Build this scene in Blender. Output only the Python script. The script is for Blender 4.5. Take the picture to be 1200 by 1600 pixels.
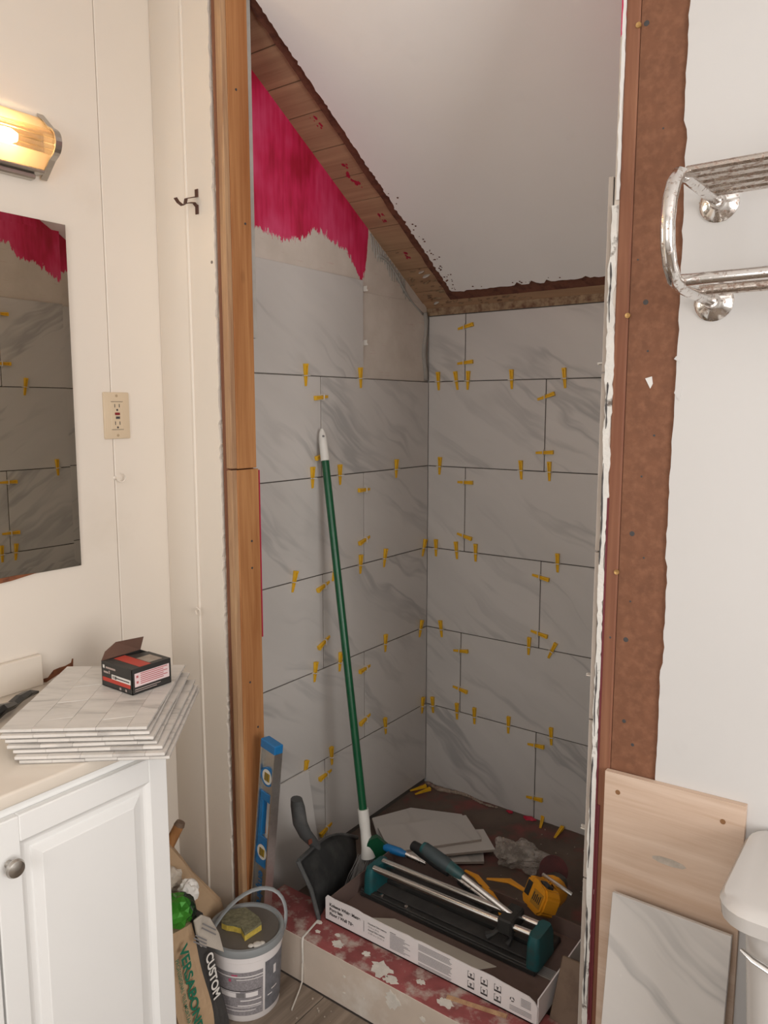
import bpy, bmesh, math, random
from mathutils import Vector, Matrix, Quaternion
random.seed(7)
for o in list(bpy.data.objects):
    bpy.data.objects.remove(o)
scn = bpy.context.scene
COL = scn.collection

# ------------------------------------------------------------------ camera, world, light, exposure
cam_d = bpy.data.cameras.new('camera'); cam = bpy.data.objects.new('camera', cam_d); COL.objects.link(cam)
cam.location = (1.5614, -2.4020, 1.4536)
cam.rotation_euler = (math.pi/2 - .132566, 0, .633452)
cam_d.sensor_fit = 'HORIZONTAL'; cam_d.sensor_width = 36; cam_d.lens = 36*1203.09/1200
cam_d.clip_start = .02
scn.camera = cam
w = bpy.data.worlds.new('sky'); scn.world = w; w.use_nodes = True
w.node_tree.nodes['Background'].inputs['Color'].default_value = (.80, .88, 1, 1)
w.node_tree.nodes['Background'].inputs['Strength'].default_value = 1.2
# daylight from the side window (right of the camera); rear fill added for the ceiling
def daylight(name, loc, rot, w_, h_, energy, color):
    ld = bpy.data.lights.new(name, 'AREA'); ld.shape = 'RECTANGLE'; ld.size = w_; ld.size_y = h_; ld.energy = energy; ld.color = color
    lo = bpy.data.objects.new(name, ld); COL.objects.link(lo); lo.location = loc; lo.rotation_euler = rot
daylight('side_window_daylight', (3.18, -2.4, 1.5), (0, math.radians(90), 0), 1.1, 1.1, 78, (1, .965, .93))
daylight('added_rear_fill', (1.35, -3.58, 1.5), (math.radians(90), 0, 0), .95, 1.05, 26, (1, .965, .93))  # unseen lamp added to lift the sloped ceiling and back tiles
scn.view_settings.view_transform = 'Standard'; scn.view_settings.look = 'None'
scn.view_settings.gamma = 1; scn.view_settings.exposure = -.97
scn.view_settings.use_curve_mapping = False

# ------------------------------------------------------------------ materials
MATS = {}
def new_mat(name):
    m = bpy.data.materials.new(name); m.use_nodes = True
    nt = m.node_tree; b = nt.nodes['Principled BSDF']
    return m, nt, b
class N:
    """tiny node-graph helper"""
    def __init__(s, nt): s.nt = nt
    def n(s, t, **kw):
        nd = s.nt.nodes.new(t)
        for k, v in kw.items():
            if k.startswith('i_'):
                key = k[2:]
                key = int(key) if key.isdigit() else key.replace('_', ' ')
                inp = nd.inputs[key]
                if hasattr(v, 'links') or isinstance(v, bpy.types.NodeSocket): s.nt.links.new(v, inp)
                else: inp.default_value = v
            else: setattr(nd, k, v)
        return nd
    def math(s, op, a, b=0., clamp=False):
        nd = s.nt.nodes.new('ShaderNodeMath'); nd.operation = op; nd.use_clamp = clamp
        for i, v in enumerate((a, b)):
            if isinstance(v, bpy.types.NodeSocket): s.nt.links.new(v, nd.inputs[i])
            else: nd.inputs[i].default_value = v
        return nd.outputs[0]
    def mix(s, f, a, b):
        nd = s.nt.nodes.new('ShaderNodeMix'); nd.data_type = 'RGBA'
        for i, v in ((0, f), (6, a), (7, b)):
            if isinstance(v, bpy.types.NodeSocket): s.nt.links.new(v, nd.inputs[i])
            elif i == 0: nd.inputs[0].default_value = v
            else: nd.inputs[i].default_value = (*v[:3], 1)
        return nd.outputs[2]
    def ramp(s, f, stops):
        nd = s.nt.nodes.new('ShaderNodeValToRGB'); cr = nd.color_ramp
        while len(cr.elements) < len(stops): cr.elements.new(.5)
        for e, (p, c) in zip(cr.elements, stops):
            e.position = p; e.color = (*c, 1) if len(c) == 3 else c
        s.nt.links.new(f, nd.inputs[0]); return nd.outputs[0]
    def noise(s, vec, scale, detail=3, rough=.55, dist=0.):
        nd = s.n('ShaderNodeTexNoise', i_Scale=scale, i_Detail=detail, i_Roughness=rough, i_Distortion=dist)
        if vec is not None: s.nt.links.new(vec, nd.inputs['Vector'])
        return nd.outputs['Fac']
    def vec(s, src, scale=(1, 1, 1), rot=(0, 0, 0), loc=(0, 0, 0)):
        nd = s.n('ShaderNodeMapping'); s.nt.links.new(src, nd.inputs['Vector'])
        nd.inputs['Scale'].default_value = scale; nd.inputs['Rotation'].default_value = rot; nd.inputs['Location'].default_value = loc
        return nd.outputs[0]
    def bump(s, h, strength, dist, b):
        nd = s.n('ShaderNodeBump', i_Strength=strength, i_Distance=dist); s.nt.links.new(h, nd.inputs['Height'])
        s.nt.links.new(nd.outputs[0], b.inputs['Normal'])
    def obj(s): return s.n('ShaderNodeTexCoord').outputs['Object']
    def pos(s): return s.n('ShaderNodeNewGeometry').outputs['Position']
    def rnd(s): return s.n('ShaderNodeObjectInfo').outputs['Random']
G = (.5, .5, .5)
W3 = (1, 1, 1); K3 = (0, 0, 0)
def plain(name, col, rough=.5, metal=0., var=.06, scale=8, bump=0., spec=None):
    """painted / plastic surface with a faint procedural unevenness"""
    if name in MATS: return MATS[name]
    m, nt, b = new_mat(name); g = N(nt)
    f = g.noise(g.obj(), scale, 4)
    dark = tuple(c*(1-var) for c in col); lite = tuple(min(1, c*(1+var)) for c in col)
    c = g.ramp(f, [(.3, dark), (.7, lite)])
    nt.links.new(c, b.inputs['Base Color'])
    b.inputs['Roughness'].default_value = rough; b.inputs['Metallic'].default_value = metal
    if spec is not None: b.inputs['Specular IOR Level'].default_value = spec
    if bump: g.bump(g.noise(g.obj(), scale*12, 3), bump, .002, b)
    MATS[name] = m; return m
def spotted(name, col, spot, scale, lo, hi, rough=.6, bump=.0, base_var=.06, metal=0.):
    """base colour with blotches of a second colour"""
    if name in MATS: return MATS[name]
    m, nt, b = new_mat(name); g = N(nt)
    o = g.pos()
    v = g.noise(o, scale*.7, 4)
    c0 = g.ramp(v, [(.3, tuple(c*(1-base_var) for c in col)), (.7, tuple(min(1, c*(1+base_var)) for c in col))])
    f = g.ramp(g.noise(o, scale, 5, .6), [(lo, K3), (hi, W3)])
    nt.links.new(g.mix(f, c0, spot), b.inputs['Base Color'])
    b.inputs['Roughness'].default_value = rough; b.inputs['Metallic'].default_value = metal
    if bump: g.bump(g.noise(o, scale*5, 4), bump, .003, b)
    MATS[name] = m; return m
def wood(name, light, dark, axis=2, scale=1., rough=.65, knots=True):
    if name in MATS: return MATS[name]
    m, nt, b = new_mat(name); g = N(nt)
    p = g.pos()
    sc = [22*scale]*3; sc[axis] = 1.3*scale
    v = g.vec(p, scale=tuple(sc))
    n1 = g.noise(v, 1.4, 5, .6, .6)
    sc2 = [160*scale]*3; sc2[axis] = 4*scale
    n2 = g.noise(g.vec(p, scale=tuple(sc2)), 1, 2)
    f = g.math('ADD', g.math('MULTIPLY', n1, .75), g.math('MULTIPLY', n2, .25))
    c = g.ramp(f, [(.33, dark), (.52, tuple((a+b_)/2 for a, b_ in zip(light, dark))), (.68, light)])
    if knots:
        sck = [9*scale]*3; sck[axis] = 4.2*scale
        vo = g.n('ShaderNodeTexVoronoi', i_Scale=1.0); nt.links.new(g.vec(p, scale=tuple(sck)), vo.inputs['Vector'])
        k = g.ramp(vo.outputs['Distance'], [(.05, W3), (.13, K3)])
        c = g.mix(g.math('MULTIPLY', k, .7), c, tuple(x*.35 for x in dark))
    nt.links.new(c, b.inputs['Base Color']); b.inputs['Roughness'].default_value = rough
    b.inputs['Specular IOR Level'].default_value = .25
    g.bump(n2, .15, .001, b)
    MATS[name] = m; return m
def metal(name, col, rough, spots=0., spot=(.2, .14, .1)):
    if name in MATS: return MATS[name]
    m, nt, b = new_mat(name); g = N(nt)
    b.inputs['Metallic'].default_value = 1
    f = g.noise(g.pos(), 140, 4)
    if spots:
        s = g.ramp(f, [(.56-spots*.2, K3), (.70-spots*.1, W3)])
        nt.links.new(g.mix(s, col, spot), b.inputs['Base Color'])
        r = g.math('ADD', g.math('MULTIPLY', s, .45), rough); nt.links.new(r, b.inputs['Roughness'])
    else:
        nt.links.new(g.ramp(f, [(.3, tuple(c*.9 for c in col)), (.7, col)]), b.inputs['Base Color'])
        b.inputs['Roughness'].default_value = rough
    MATS[name] = m; return m
def marble():
    """glazed porcelain with diagonal grey veins; u = local x, v = local y; every tile shows another patch"""
    m, nt, b = new_mat('marble_porcelain'); g = N(nt)
    o = g.obj(); r = g.rnd()
    off = g.n('ShaderNodeCombineXYZ'); nt.links.new(g.math('MULTIPLY', r, 37.), off.inputs[0]); nt.links.new(g.math('MULTIPLY', r, 91.), off.inputs[1])
    add = g.n('ShaderNodeVectorMath', operation='ADD'); nt.links.new(o, add.inputs[0]); nt.links.new(off.outputs[0], add.inputs[1])
    q = add.outputs[0]
    wob = g.n('ShaderNodeTexNoise', i_Scale=2.2, i_Detail=3.); nt.links.new(q, wob.inputs['Vector'])
    sub = g.n('ShaderNodeVectorMath', operation='SUBTRACT'); nt.links.new(wob.outputs['Color'], sub.inputs[0]); sub.inputs[1].default_value = (.5, .5, .5)
    scl = g.n('ShaderNodeVectorMath', operation='SCALE'); nt.links.new(sub.outputs[0], scl.inputs[0]); scl.inputs['Scale'].default_value = .22
    ad2 = g.n('ShaderNodeVectorMath', operation='ADD'); nt.links.new(q, ad2.inputs[0]); nt.links.new(scl.outputs[0], ad2.inputs[1])
    v = g.vec(ad2.outputs[0], rot=(0, 0, math.radians(33)))
    st = g.vec(v, scale=(.9, 6.5, 1))
    n1 = g.noise(st, 1.0, 4, .55)
    vein = g.ramp(n1, [(.462, K3), (.497, (.75, .75, .75)), (.507, (.75, .75, .75)), (.545, K3)])
    msk = g.ramp(g.noise(g.vec(v, scale=(1.6, 3, 1), loc=(5, 3, 0)), 1.0, 3), [(.44, K3), (.62, W3)])
    vein = g.math('MULTIPLY', vein, msk)
    soft = g.ramp(g.noise(g.vec(v, scale=(.8, 4, 1), loc=(9, 1, 0)), 1.0, 5, .6), [(.40, K3), (.72, W3)])
    c = g.mix(g.math('MULTIPLY', soft, .30), (.635, .605, .575), (.42, .405, .385))
    c = g.mix(g.math('MULTIPLY', vein, .66), c, (.25, .25, .25))
    # thinset smears left on the face
    sm = g.ramp(g.noise(g.vec(q, scale=(1, 1, 1), loc=(3, 8, 2)), 26., 5, .7), [(.69, K3), (.74, W3)])
    c = g.mix(g.math('MULTIPLY', sm, .45), c, (.78, .76, .72))
    nt.links.new(c, b.inputs['Base Color'])
    nt.links.new(g.math('ADD', .36, g.math('MULTIPLY', sm, .4)), b.inputs['Roughness'])
    return m
M_MARBLE = marble()
def substrate(name, curve_pts, axis_in=1):
    """cement board, painted crimson (waterproofing) above an irregular brushed edge"""
    m, nt, b = new_mat(name); g = N(nt)
    p = g.pos(); sep = g.n('ShaderNodeSeparateXYZ'); nt.links.new(p, sep.inputs[0])
    y, z = sep.outputs[1], sep.outputs[2]
    fc = g.n('ShaderNodeFloatCurve'); cv = fc.mapping.curves[0]
    pts = [((yy+1.2)/1.2, (zz-1.7)/.7) for yy, zz in curve_pts]
    cv.points[0].location = pts[0]; cv.points[1].location = pts[-1]
    for q in pts[1:-1]: cv.points.new(*q)
    for q in cv.points: q.handle_type = 'VECTOR'
    fc.mapping.update()
    nt.links.new(g.math('DIVIDE', g.math('ADD', y, 1.2), 1.2), fc.inputs['Value'])
    edge = g.math('ADD', g.math('MULTIPLY', fc.outputs[0], .7), 1.7)
    brist = g.noise(g.vec(p, scale=(130, 130, 26)), 1, 4, .7)
    big = g.noise(p, 14, 4, .6)
    e2 = g.math('ADD', edge, g.math('ADD', g.math('MULTIPLY', g.math('SUBTRACT', brist, .5), .085), g.math('MULTIPLY', g.math('SUBTRACT', big, .5), .05)))
    d = g.math('SUBTRACT', z, e2)
    pink = g.math('GREATER_THAN', d, 0.)
    thick = g.noise(g.vec(p, scale=(3, 3, 2)), 2.2, 3)
    strokes = g.noise(g.vec(p, scale=(70, 70, 8)), 1, 3)
    pc = g.ramp(g.math('ADD', g.math('MULTIPLY', thick, .75), g.math('MULTIPLY', strokes, .25)), [(.38, (.44, .008, .04)), (.5, (.66, .02, .10)), (.62, (.74, .065, .18))])
    gc = g.ramp(g.noise(p, 9, 5, .6), [(.3, (.60, .53, .46)), (.7, (.70, .63, .56))])
    fr = g.ramp(g.noise(g.vec(p, scale=(210, 210, 50)), 1, 3, .7), [(.52, K3), (.6, W3)])
    near = g.ramp(g.math('ABSOLUTE', d), [(.0, W3), (.02, K3)])
    gc = g.mix(g.math('MULTIPLY', g.math('MULTIPLY', fr, near), .7), gc, (.66, .62, .58))
    # faint pink lines showing through the skim coat
    ln = g.ramp(g.noise(g.vec(p, scale=(14, 14, 110)), 1, 3, .6), [(.63, K3), (.72, W3)])
    gc = g.mix(g.math('MULTIPLY', ln, .22), gc, (.5, .2, .2))
    nt.links.new(g.mix(pink, gc, pc), b.inputs['Base Color'])
    nt.links.new(g.math('SUBTRACT', .85, g.math('MULTIPLY', pink, .35)), b.inputs['Roughness'])
    g.bump(g.math('ADD', g.math('MULTIPLY', brist, .5), g.noise(p, 60, 4)), .10, .003, b)
    return m
M_SUB_L = substrate('coated_cement_board_left', [(-1.2, 1.93), (-.88, 1.945), (-.80, 1.935), (-.74, 1.935), (-.66, 1.955), (-.60, 1.985), (-.55, 1.975), (-.50, 1.955), (-.46, 1.945), (-.415, 1.91), (-.385, 1.862), (-.362, 1.90), (-.348, 1.99), (-.33, 2.20), (0., 2.4)])
M_SUB_R = substrate('coated_cement_board_right', [(-1.2, 2.06), (-.92, 2.045), (-.88, 2.03), (-.85, 2.04), (-.82, 1.995), (-.76, 1.98), (-.72, 1.975), (-.68, 1.945), (-.63, 1.93), (-.55, 1.98), (0., 2.0)])
M_TILEBODY = plain('porcelain_body', (.43, .37, .32), .8)
M_CEMENT = spotted('cement_board', (.36, .34, .31), (.46, .44, .41), 8, .45, .7, .85, .3)
M_THINSET_DARK = plain('thinset_in_joint', (.10, .09, .08), .9)
M_PAINT_CREAM = spotted('cream_wall_paint', (.79, .715, .625), (.70, .62, .52), 3.2, .60, .95, .5, .03, .02)
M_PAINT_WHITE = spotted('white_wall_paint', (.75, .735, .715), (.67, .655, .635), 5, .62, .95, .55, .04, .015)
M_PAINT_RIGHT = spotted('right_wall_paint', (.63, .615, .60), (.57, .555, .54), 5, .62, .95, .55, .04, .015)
M_PAINT_CEIL = spotted('ceiling_paint', (.90, .87, .85), (.83, .80, .78), 5, .62, .95, .6, .04, .015)
M_CAULK = spotted('torn_plaster_edge', (.72, .70, .66), (.16, .13, .11), 30, .60, .68, .8, .5)
M_STUD = wood('aged_pine_stud', (.54, .27, .11), (.32, .12, .04), 2, 1.)
M_STUD2 = wood('raw_pine_strip', (.56, .36, .20), (.33, .18, .10), 2, 2., knots=False)
M_HARD = spotted('brown_hardboard', (.185, .076, .038), (.24, .105, .055), 60, .45, .7, .75, .15, .1)
M_HARDW = wood('brown_wood_strip', (.30, .14, .08), (.18, .068, .04), 2, 1., knots=False)
M_DECK = wood('tan_deck_board', (.50, .32, .19), (.33, .19, .115), 0, .8, knots=True)
M_FIBER = spotted('red_brown_fibre', (.17, .062, .035), (.09, .03, .018), 40, .45, .65, .9, .5, .15)
M_OLDMASTIC = spotted('old_mastic_wood', (.36, .25, .15), (.16, .075, .045), 46, .42, .68, .85, .6, .2)
M_PLY = wood('pale_plywood', (.70, .55, .44), (.54, .38, .275), 0, 1., knots=False)
M_VINYL = wood('grey_oak_vinyl', (.31, .25, .195), (.14, .105, .08), 1, .8, .5, knots=False)
M_SHOWERFLOOR = spotted('dusty_mortar_floor', (.12, .088, .07), (.22, .075, .068), 6, .52, .68, .9, .5, .3)
M_CURB_TOP = spotted('red_membrane_on_curb', (.25, .062, .060), (.42, .33, .285), 22, .50, .66, .8, .3, .25)
M_CURB_FRONT = spotted('curb_cement_board', (.58, .49, .41), (.68, .63, .57), 6, .56, .72, .9, .25, .12)
M_PLASTER = plain('plaster_splash', (.64, .60, .54), .9, 0, .1, 60, .5)
M_WEDGE = plain('yellow_plastic', (.80, .46, .02), .4, 0, .1, 40)
M_CLIP = plain('white_clip_plastic', (.74, .70, .64), .5, 0, .1, 40)
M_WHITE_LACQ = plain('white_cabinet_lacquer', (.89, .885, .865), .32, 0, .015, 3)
M_COUNTER = plain('cultured_marble_counter', (.80, .72, .62), .22, 0, .03, 4)
M_NICKEL = metal('brushed_nickel', (.55, .52, .48), .32)
M_CHROME = metal('pitted_chrome', (.80, .78, .76), .14, .08, (.36, .27, .22))
M_CHROME_CLEAN = metal('chrome_rail', (.80, .79, .77), .2)
M_SHELF = metal('brown_grey_shelf_bar', (.58, .52, .47), .25, .3, (.36, .25, .20))  # warm grey metal with browner blotches
M_ALU = metal('level_aluminium', (.72, .72, .70), .34)
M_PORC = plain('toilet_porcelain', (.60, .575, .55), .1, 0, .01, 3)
M_BLUE = plain('blue_plastic', (.012, .16, .40), .35, 0, .1, 10)
M_GREEN = plain('green_pole_paint', (.004, .085, .032), .28, 0, .15, 12)
M_GREENHEAD = plain('green_broom_plastic', (.006, .07, .03), .4)
M_WPLAST = plain('white_plastic', (.74, .72, .67), .4, 0, .05, 20)
M_BRISTLE = plain('grey_bristles', (.23, .215, .20), .6, 0, .2, 30)
M_PAN = spotted('dusty_grey_pan', (.058, .06, .060), (.13, .13, .125), 12, .5, .8, .55, .1, .2)
M_TEAL = spotted('teal_cast_metal', (.010, .085, .092), (.03, .06, .06), 20, .5, .7, .45)
M_BLACK = spotted('dusty_black_metal', (.020, .019, .018), (.07, .06, .052), 14, .55, .8, .6)
M_BLACKP = plain('black_plastic', (.02, .02, .021), .4, 0, .15, 20)
M_RUBBER = plain('dark_grip_rubber', (.035, .05, .055), .6)
M_YEL_TOOL = spotted('yellow_tool_plastic', (.72, .30, .012), (.40, .17, .03), 30, .58, .75, .45)
M_RED = plain('red_plastic', (.22, .01, .015), .5)
M_DISC = plain('red_black_disc', (.07, .012, .012), .5, 0, .4, 40)
M_CARTON = plain('white_carton_print_side', (.74, .70, .69), .6, 0, .03, 5)
M_CARTON_IN = spotted('brown_carton_inside', (.14, .09, .075), (.09, .06, .05), 10, .5, .8, .9)
M_INK = plain('dark_ink', (.06, .055, .055), .7, 0, .02, 5)
M_INKGREY = plain('grey_ink', (.20, .19, .19), .7, 0, .1, 300)
M_INKGREEN = plain('green_ink', (.01, .15, .085), .7)
M_INKWHITE = plain('white_ink', (.78, .75, .70), .7)
M_PAIL = plain('white_pail_plastic', (.80, .76, .75), .35, 0, .03, 5)
M_LID = plain('dark_grey_lid', (.115, .10, .085), .55, 0, .12, 12)
M_RIM = plain('grey_lid_rim', (.25, .265, .27), .45, 0, .1, 12)
M_LABEL = plain('grey_pail_label', (.27, .25, .26), .6, 0, .25, 240)
M_LABEL2 = plain('slate_pail_label', (.16, .16, .175), .6, 0, .25, 60)
M_SPONGE = plain('yellow_sponge', (.62, .46, .08), .9, 0, .2, 120, .6)
M_SCRUB = plain('grey_green_scrub_pad', (.20, .185, .11), .95, 0, .35, 120, .8)
M_KRAFT = plain('kraft_paper', (.50, .34, .205), .8, 0, .1, 9, .1)
M_BAGBLACK = plain('black_bag_print', (.05, .047, .045), .7, 0, .2, 12)
M_BAGGREY = plain('grey_bag_flap', (.46, .41, .35), .8, 0, .12, 12)
M_TISSUE = plain('crumpled_tissue', (.62, .55, .46), .9, 0, .12, 30)
M_FOIL = plain('green_foil_wrapper', (.05, .27, .025), .25, .35, .25, 14)
M_FOILDARK = plain('dark_foil', (.02, .03, .02), .3, .3)
M_STICK = wood('brown_handle_wood', (.50, .25, .10), (.28, .12, .045), 2, 2., .45, knots=False)
M_IVORY = plain('ivory_plastic', (.66, .53, .375), .4, 0, .02, 5)
M_BRONZE = plain('bronze_hook', (.10, .045, .032), .45, .5)
M_BOXBLACK = plain('screw_box_black', (.03, .028, .026), .5)
M_BOXRED = plain('screw_box_red', (.52, .05, .03), .5)
M_BOXPINK = plain('screw_box_pale_label', (.78, .62, .62), .5)
M_BOXBROWN = plain('screw_box_inside', (.12, .06, .04), .8)
M_CLEARBAG = None
M_BROWNBOARD = spotted('brown_scrap_board', (.16, .105, .07), (.10, .06, .04), 14, .5, .75, .7)
M_RUST = spotted('rust_damage', (.22, .075, .03), (.12, .04, .02), 60, .5, .7, .9, .4)
M_MEMBRANE = plain('crimson_edge_membrane', (.42, .015, .05), .5)
M_MAROON = plain('maroon_edge', (.14, .02, .028), .6)
M_STONE = None
def stone_mat():
    m, nt, b = new_mat('marble_mosaic_stone'); g = N(nt)
    o = g.obj(); r = g.rnd()
    off = g.n('ShaderNodeCombineXYZ'); nt.links.new(g.math('MULTIPLY', r, 53.), off.inputs[0]); nt.links.new(g.math('MULTIPLY', r, 17.), off.inputs[2])
    add = g.n('ShaderNodeVectorMath', operation='ADD'); nt.links.new(o, add.inputs[0]); nt.links.new(off.outputs[0], add.inputs[1])
    f = g.noise(g.vec(add.outputs[0], scale=(6, 26, 6), rot=(0, 0, .5)), 1., 5, .6, .5)
    c = g.ramp(f, [(.30, (.47, .44, .41)), (.46, (.68, .645, .60)), (.6, (.74, .70, .655))])
    nt.links.new(c, b.inputs['Base Color']); b.inputs['Roughness'].default_value = .4
    return m
M_STONE = stone_mat()
def clear_bag():
    m, nt, b = new_mat('translucent_film'); g = N(nt)
    out = nt.nodes['Material Output']
    tr = g.n('ShaderNodeBsdfTransparent'); df = g.n('ShaderNodeBsdfPrincipled')
    f0 = g.noise(g.pos(), 30, 4)
    nt.links.new(g.ramp(f0, [(.3, (.42, .37, .32)), (.7, (.62, .57, .52))]), df.inputs['Base Color']); df.inputs['Roughness'].default_value = .3
    ms = g.n('ShaderNodeMixShader'); nt.links.new(g.ramp(f0, [(.35, (.22, .22, .22)), (.7, (.6, .6, .6))]), ms.inputs[0])
    nt.links.new(tr.outputs[0], ms.inputs[1]); nt.links.new(df.outputs[0], ms.inputs[2]); nt.links.new(ms.outputs[0], out.inputs['Surface'])
    return m
M_CLEARBAG = clear_bag()
def mirror_mat():
    m, nt, b = new_mat('silvered_glass'); g = N(nt)
    b.inputs['Metallic'].default_value = 1; b.inputs['Roughness'].default_value = .01
    nt.links.new(g.ramp(g.noise(g.pos(), 3, 2), [(.3, (.70, .69, .63)), (.7, (.73, .72, .66))]), b.inputs['Base Color'])
    return m
M_MIRROR = mirror_mat()
def frosted():
    m, nt, b = new_mat('frosted_lamp_glass'); g = N(nt)
    out = nt.nodes['Material Output']
    tl = g.n('ShaderNodeBsdfTranslucent'); nt.links.new(g.ramp(g.noise(g.pos(), 20, 2), [(.3, (.90, .80, .66)), (.7, (.96, .87, .72))]), tl.inputs[0])
    b.inputs['Base Color'].default_value = (.75, .62, .45, 1); b.inputs['Roughness'].default_value = .3
    ms = g.n('ShaderNodeMixShader'); ms.inputs[0].default_value = .25
    nt.links.new(tl.outputs[0], ms.inputs[1]); nt.links.new(b.outputs[0], ms.inputs[2]); nt.links.new(ms.outputs[0], out.inputs['Surface'])
    return m
M_FROST = frosted()
def rod_glass():
    m, nt, b = new_mat('clear_lamp_rods'); g = N(nt)
    out = nt.nodes['Material Output']
    tl = g.n('ShaderNodeBsdfTransparent'); nt.links.new(g.ramp(g.noise(g.pos(), 20, 2), [(.3, (.92, .84, .70)), (.7, (.97, .90, .78))]), tl.inputs[0])
    b.inputs['Base Color'].default_value = (.7, .55, .35, 1); b.inputs['Roughness'].default_value = .08
    ms = g.n('ShaderNodeMixShader'); ms.inputs[0].default_value = .35
    nt.links.new(tl.outputs[0], ms.inputs[1]); nt.links.new(b.outputs[0], ms.inputs[2]); nt.links.new(ms.outputs[0], out.inputs['Surface'])
    return m
M_ROD = rod_glass()
def glow():
    m, nt, b = new_mat('lit_bulb'); g = N(nt)
    b.inputs['Base Color'].default_value = (1, .9, .7, 1); b.inputs['Emission Color'].default_value = (1, .74, .42, 1)
    b.inputs['Emission Strength'].default_value = 220
    return m
M_BULB = glow()

# ------------------------------------------------------------------ geometry helpers
WM = {}
def place(o, M, parent=None):
    COL.objects.link(o)
    if parent is not None:
        o.parent = parent; o.matrix_parent_inverse = WM[parent].inverted()
    o.matrix_basis = M; WM[o] = M.copy()
    return o
def tag(o, label=None, cat=None, group=None, kind=None):
    for k, v in (('label', label), ('category', cat), ('group', group), ('kind', kind)):
        if v: o[k] = v
    return o
def empty(name, loc, label, cat, group=None, kind=None):
    o = bpy.data.objects.new(name, None); o.empty_display_size = .03
    place(o, Matrix.Translation(loc)); return tag(o, label, cat, group, kind)
def from_bm(name, bm, mat, parent=None, smooth=False, M=None):
    """mesh in world coordinates -> object with its origin at its centre (or keep local coordinates when M is given)"""
    me = bpy.data.meshes.new(name)
    bmesh.ops.recalc_face_normals(bm, faces=bm.faces)
    if M is None:
        vs = [v.co for v in bm.verts]
        c = Vector([(min(v[i] for v in vs)+max(v[i] for v in vs))/2 for i in range(3)])
        bmesh.ops.translate(bm, verts=bm.verts, vec=-c); M = Matrix.Translation(c)
    bm.to_mesh(me); bm.free()
    for mm in (mat if isinstance(mat, (list, tuple)) else [mat]): me.materials.append(mm)
    if smooth:
        for p in me.polygons: p.use_smooth = True
        if smooth != 'full':
            me.set_sharp_from_angle(angle=math.radians(40))
    return place(bpy.data.objects.new(name, me), M, parent)
def bm_box(bm, lo, hi, bevel=0., seg=1, mi=0):
    r = bmesh.ops.create_cube(bm, size=1)
    lo, hi = Vector(lo), Vector(hi)
    for v in r['verts']: v.co = Vector([lo[i]+(v.co[i]+.5)*(hi[i]-lo[i]) for i in range(3)])
    fs = set(f for v in r['verts'] for f in v.link_faces)
    for f in fs: f.material_index = mi
    if bevel:
        es = set(e for v in r['verts'] for e in v.link_edges)
        rr = bmesh.ops.bevel(bm, geom=list(es), offset=bevel, segments=seg, affect='EDGES', profile=.5)
        for f in rr['faces']: f.material_index = mi
    return r
def box(name, lo, hi, mat, parent=None, bevel=0., seg=1):
    bm = bmesh.new(); bm_box(bm, lo, hi, bevel, seg); return from_bm(name, bm, mat, parent, smooth=bool(bevel and seg > 1))
def obox(name, c, size, rot, mat, parent=None, bevel=0., seg=1):
    """oriented box; rot = 3x3 matrix"""
    bm = bmesh.new(); s = Vector(size)/2; bm_box(bm, -s, s, bevel, seg)
    return from_bm(name, bm, mat, parent, smooth=bool(bevel and seg > 1), M=Matrix.Translation(c) @ rot.to_4x4())
def bm_tube(bm, pts, r, n=10, cap=True, mi=0, flat=None):
    pts = [Vector(p) for p in pts]; rs = r if isinstance(r, (list, tuple)) else [r]*len(pts)
    rings = []; up = None
    for i, p in enumerate(pts):
        t = (pts[min(i+1, len(pts)-1)]-pts[max(i-1, 0)]).normalized()
        if up is None:
            up = Vector((0, 0, 1)) if abs(t.z) < .9 else Vector((1, 0, 0))
        a = t.cross(up).normalized(); b_ = a.cross(t).normalized(); up = b_
        fy = flat if flat else 1.
        rings.append([bm.verts.new(p+(a*math.cos(2*math.pi*k/n)+b_*math.sin(2*math.pi*k/n)*fy)*rs[i]) for k in range(n)])
    for A, B in zip(rings, rings[1:]):
        for k in range(n):
            f = bm.faces.new((A[k], A[(k+1) % n], B[(k+1) % n], B[k])); f.material_index = mi
    if cap:
        for R in (rings[0][::-1], rings[-1]):
            f = bm.faces.new(R); f.material_index = mi
def tube(name, pts, r, mat, parent=None, n=12, flat=None):
    bm = bmesh.new(); bm_tube(bm, pts, r, n, flat=flat); return from_bm(name, bm, mat, parent, smooth=True)
def bm_lathe(bm, prof, c, axis=(0, 0, 1), n=32, mi=0, a0=0., a1=2*math.pi, close=True):
    ax = Vector(axis).normalized(); q = Vector((0, 0, 1)).rotation_difference(ax); c = Vector(c)
    full = abs(a1-a0-2*math.pi) < 1e-6; m = n if full else n+1
    rings = []
    for r, z in prof:
        rings.append([bm.verts.new(c+q @ Vector((r*math.cos(a0+(a1-a0)*k/n), r*math.sin(a0+(a1-a0)*k/n), z))) for k in range(m)])
    for A, B in zip(rings, rings[1:]):
        for k in range(m if full else m-1):
            f = bm.faces.new((A[k], A[(k+1) % m], B[(k+1) % m], B[k])); f.material_index = mi
    if close and full:
        for R in (rings[0][::-1], rings[-1]):
            if (R[0].co-R[1].co).length > 1e-7:
                f = bm.faces.new(R); f.material_index = mi
def lathe(name, prof, c, mat, parent=None, axis=(0, 0, 1), n=32):
    bm = bmesh.new(); bm_lathe(bm, prof, c, axis, n); return from_bm(name, bm, mat, parent, smooth=True)
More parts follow.
